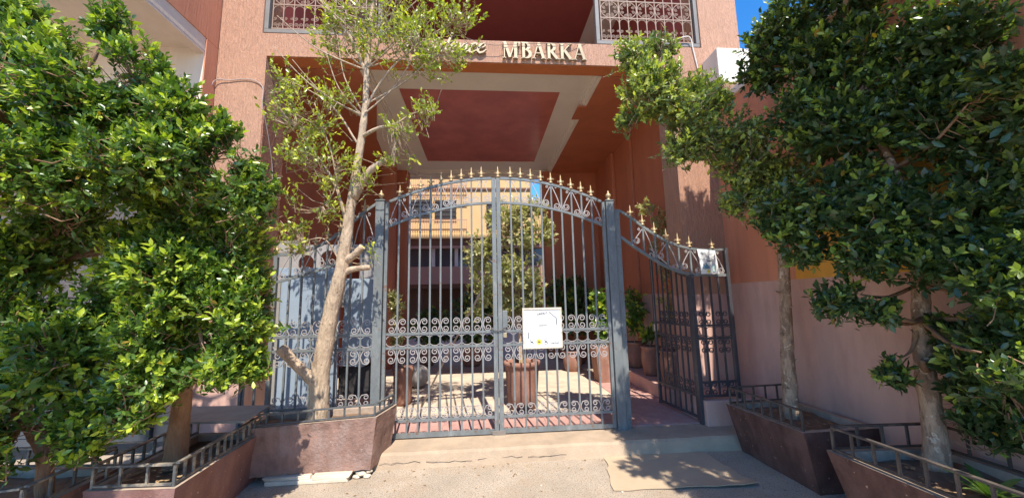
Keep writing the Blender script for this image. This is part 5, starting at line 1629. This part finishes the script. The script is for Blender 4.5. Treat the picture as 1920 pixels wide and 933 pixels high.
# strap leafed plant in the right planter
ag = empty("strap_leaf_plant", "small strap leafed plant in the right foreground planter", "plant", (2.80, 2.02, 0.29))
rd = random.Random(4)
for k in range(13):
    a = 2 * math.pi * k / 13 + rd.uniform(-.2, .2)
    ln_ = rd.uniform(0.16, 0.28)
    up_ = rd.uniform(0.35, 1.0)
    b = MB()
    pts = []
    for q in range(6):
        t = q / 5
        out_ = ln_ * (t * (1 - 0.35 * up_))
        z_ = ln_ * up_ * (t - 0.45 * t * t)
        pts.append((out_, z_, 0.022 * math.sin(math.pi * min(1, 0.12 + t * 0.88)) + 0.002))
    for o_, z_, w_ in pts:
        cx_, cy_ = 2.80 + o_ * math.cos(a), 2.02 + o_ * math.sin(a)
        nx_, ny_ = -math.sin(a) * w_, math.cos(a) * w_
        b.v += [(cx_ + nx_, cy_ + ny_, 0.30 + z_ + 0.006), (cx_, cy_, 0.30 + z_), (cx_ - nx_, cy_ - ny_, 0.30 + z_ + 0.006)]
    for q in range(5):
        for s_ in range(2):
            b.face([q * 3 + s_, q * 3 + s_ + 1, q * 3 + s_ + 4, q * 3 + s_ + 3])
    o = b.build("leaf", M['leaf'], ag)
    ca = o.data.color_attributes.new("tint", 'FLOAT_COLOR', 'POINT')
    c = (0.07, 0.13, 0.035, 1) if k % 3 else (0.15, 0.21, 0.06, 1)
    ca.data.foreach_set("color", np.tile(np.array(c, dtype=np.float32), len(o.data.vertices)))

# ------------------------------------------------------------------ litter
def litter(name, n, region, zf, size, mat, seed, label):
    rng = np.random.default_rng(seed)
    V, F = [], []
    for i in range(n):
        x_, y_ = region(rng)
        s_ = size * rng.uniform(0.5, 1.2)
        a = rng.uniform(0, 6.28)
        z_ = zf(x_, y_)
        b0 = len(V)
        for p in LV:
            q = (p[0] * s_ * math.cos(a) - p[1] * s_ * math.sin(a), p[0] * s_ * math.sin(a) + p[1] * s_ * math.cos(a))
            V.append((x_ + q[0], y_ + q[1], z_ + 0.006 + p[2] * s_ * 0.8 + rng.uniform(0, 0.004)))
        F += [tuple(k + b0 for k in f) for f in LF]
    o = bpy.data.objects.new(name, np_mesh(name, np.array(V), np.array(F), None, [mat]))
    COL.objects.link(o)
    return tag(o, label, "leaf litter", None, "stuff")
litter("fallen_leaves", 170, lambda r: (r.uniform(-2.4, 2.55), 3.86 - 1.3 * r.random() ** 2), lambda x_, y_: GZ, 0.03, M['litter'], 1, "dry leaves scattered on the ground before the step")
litter("planter_litter", 160, lambda r: ((r.uniform(-2.5, -2.05), r.uniform(2.82, 3.5)) if r.random() < 0.4 else ((r.uniform(2.56, 3.2), r.uniform(1.4, 2.5)) if r.random() < 0.6 else (r.uniform(2.62, 3.18), r.uniform(3.1, 3.75)))),
       lambda x_, y_: 0.295, 0.05, M['litter'], 2, "dry leaves lying on the soil of the planters")
rr9 = random.Random(9)
for i in range(9):
    rock("pebble", (rr9.uniform(-1.9, 2.4), rr9.uniform(2.7, 3.85), GZ - 0.002), (0.012, 0.010, 0.007), 300 + i, M['stone'], "small pale pebble lying on the concrete before the step", "pebble", "pebbles on the ground")
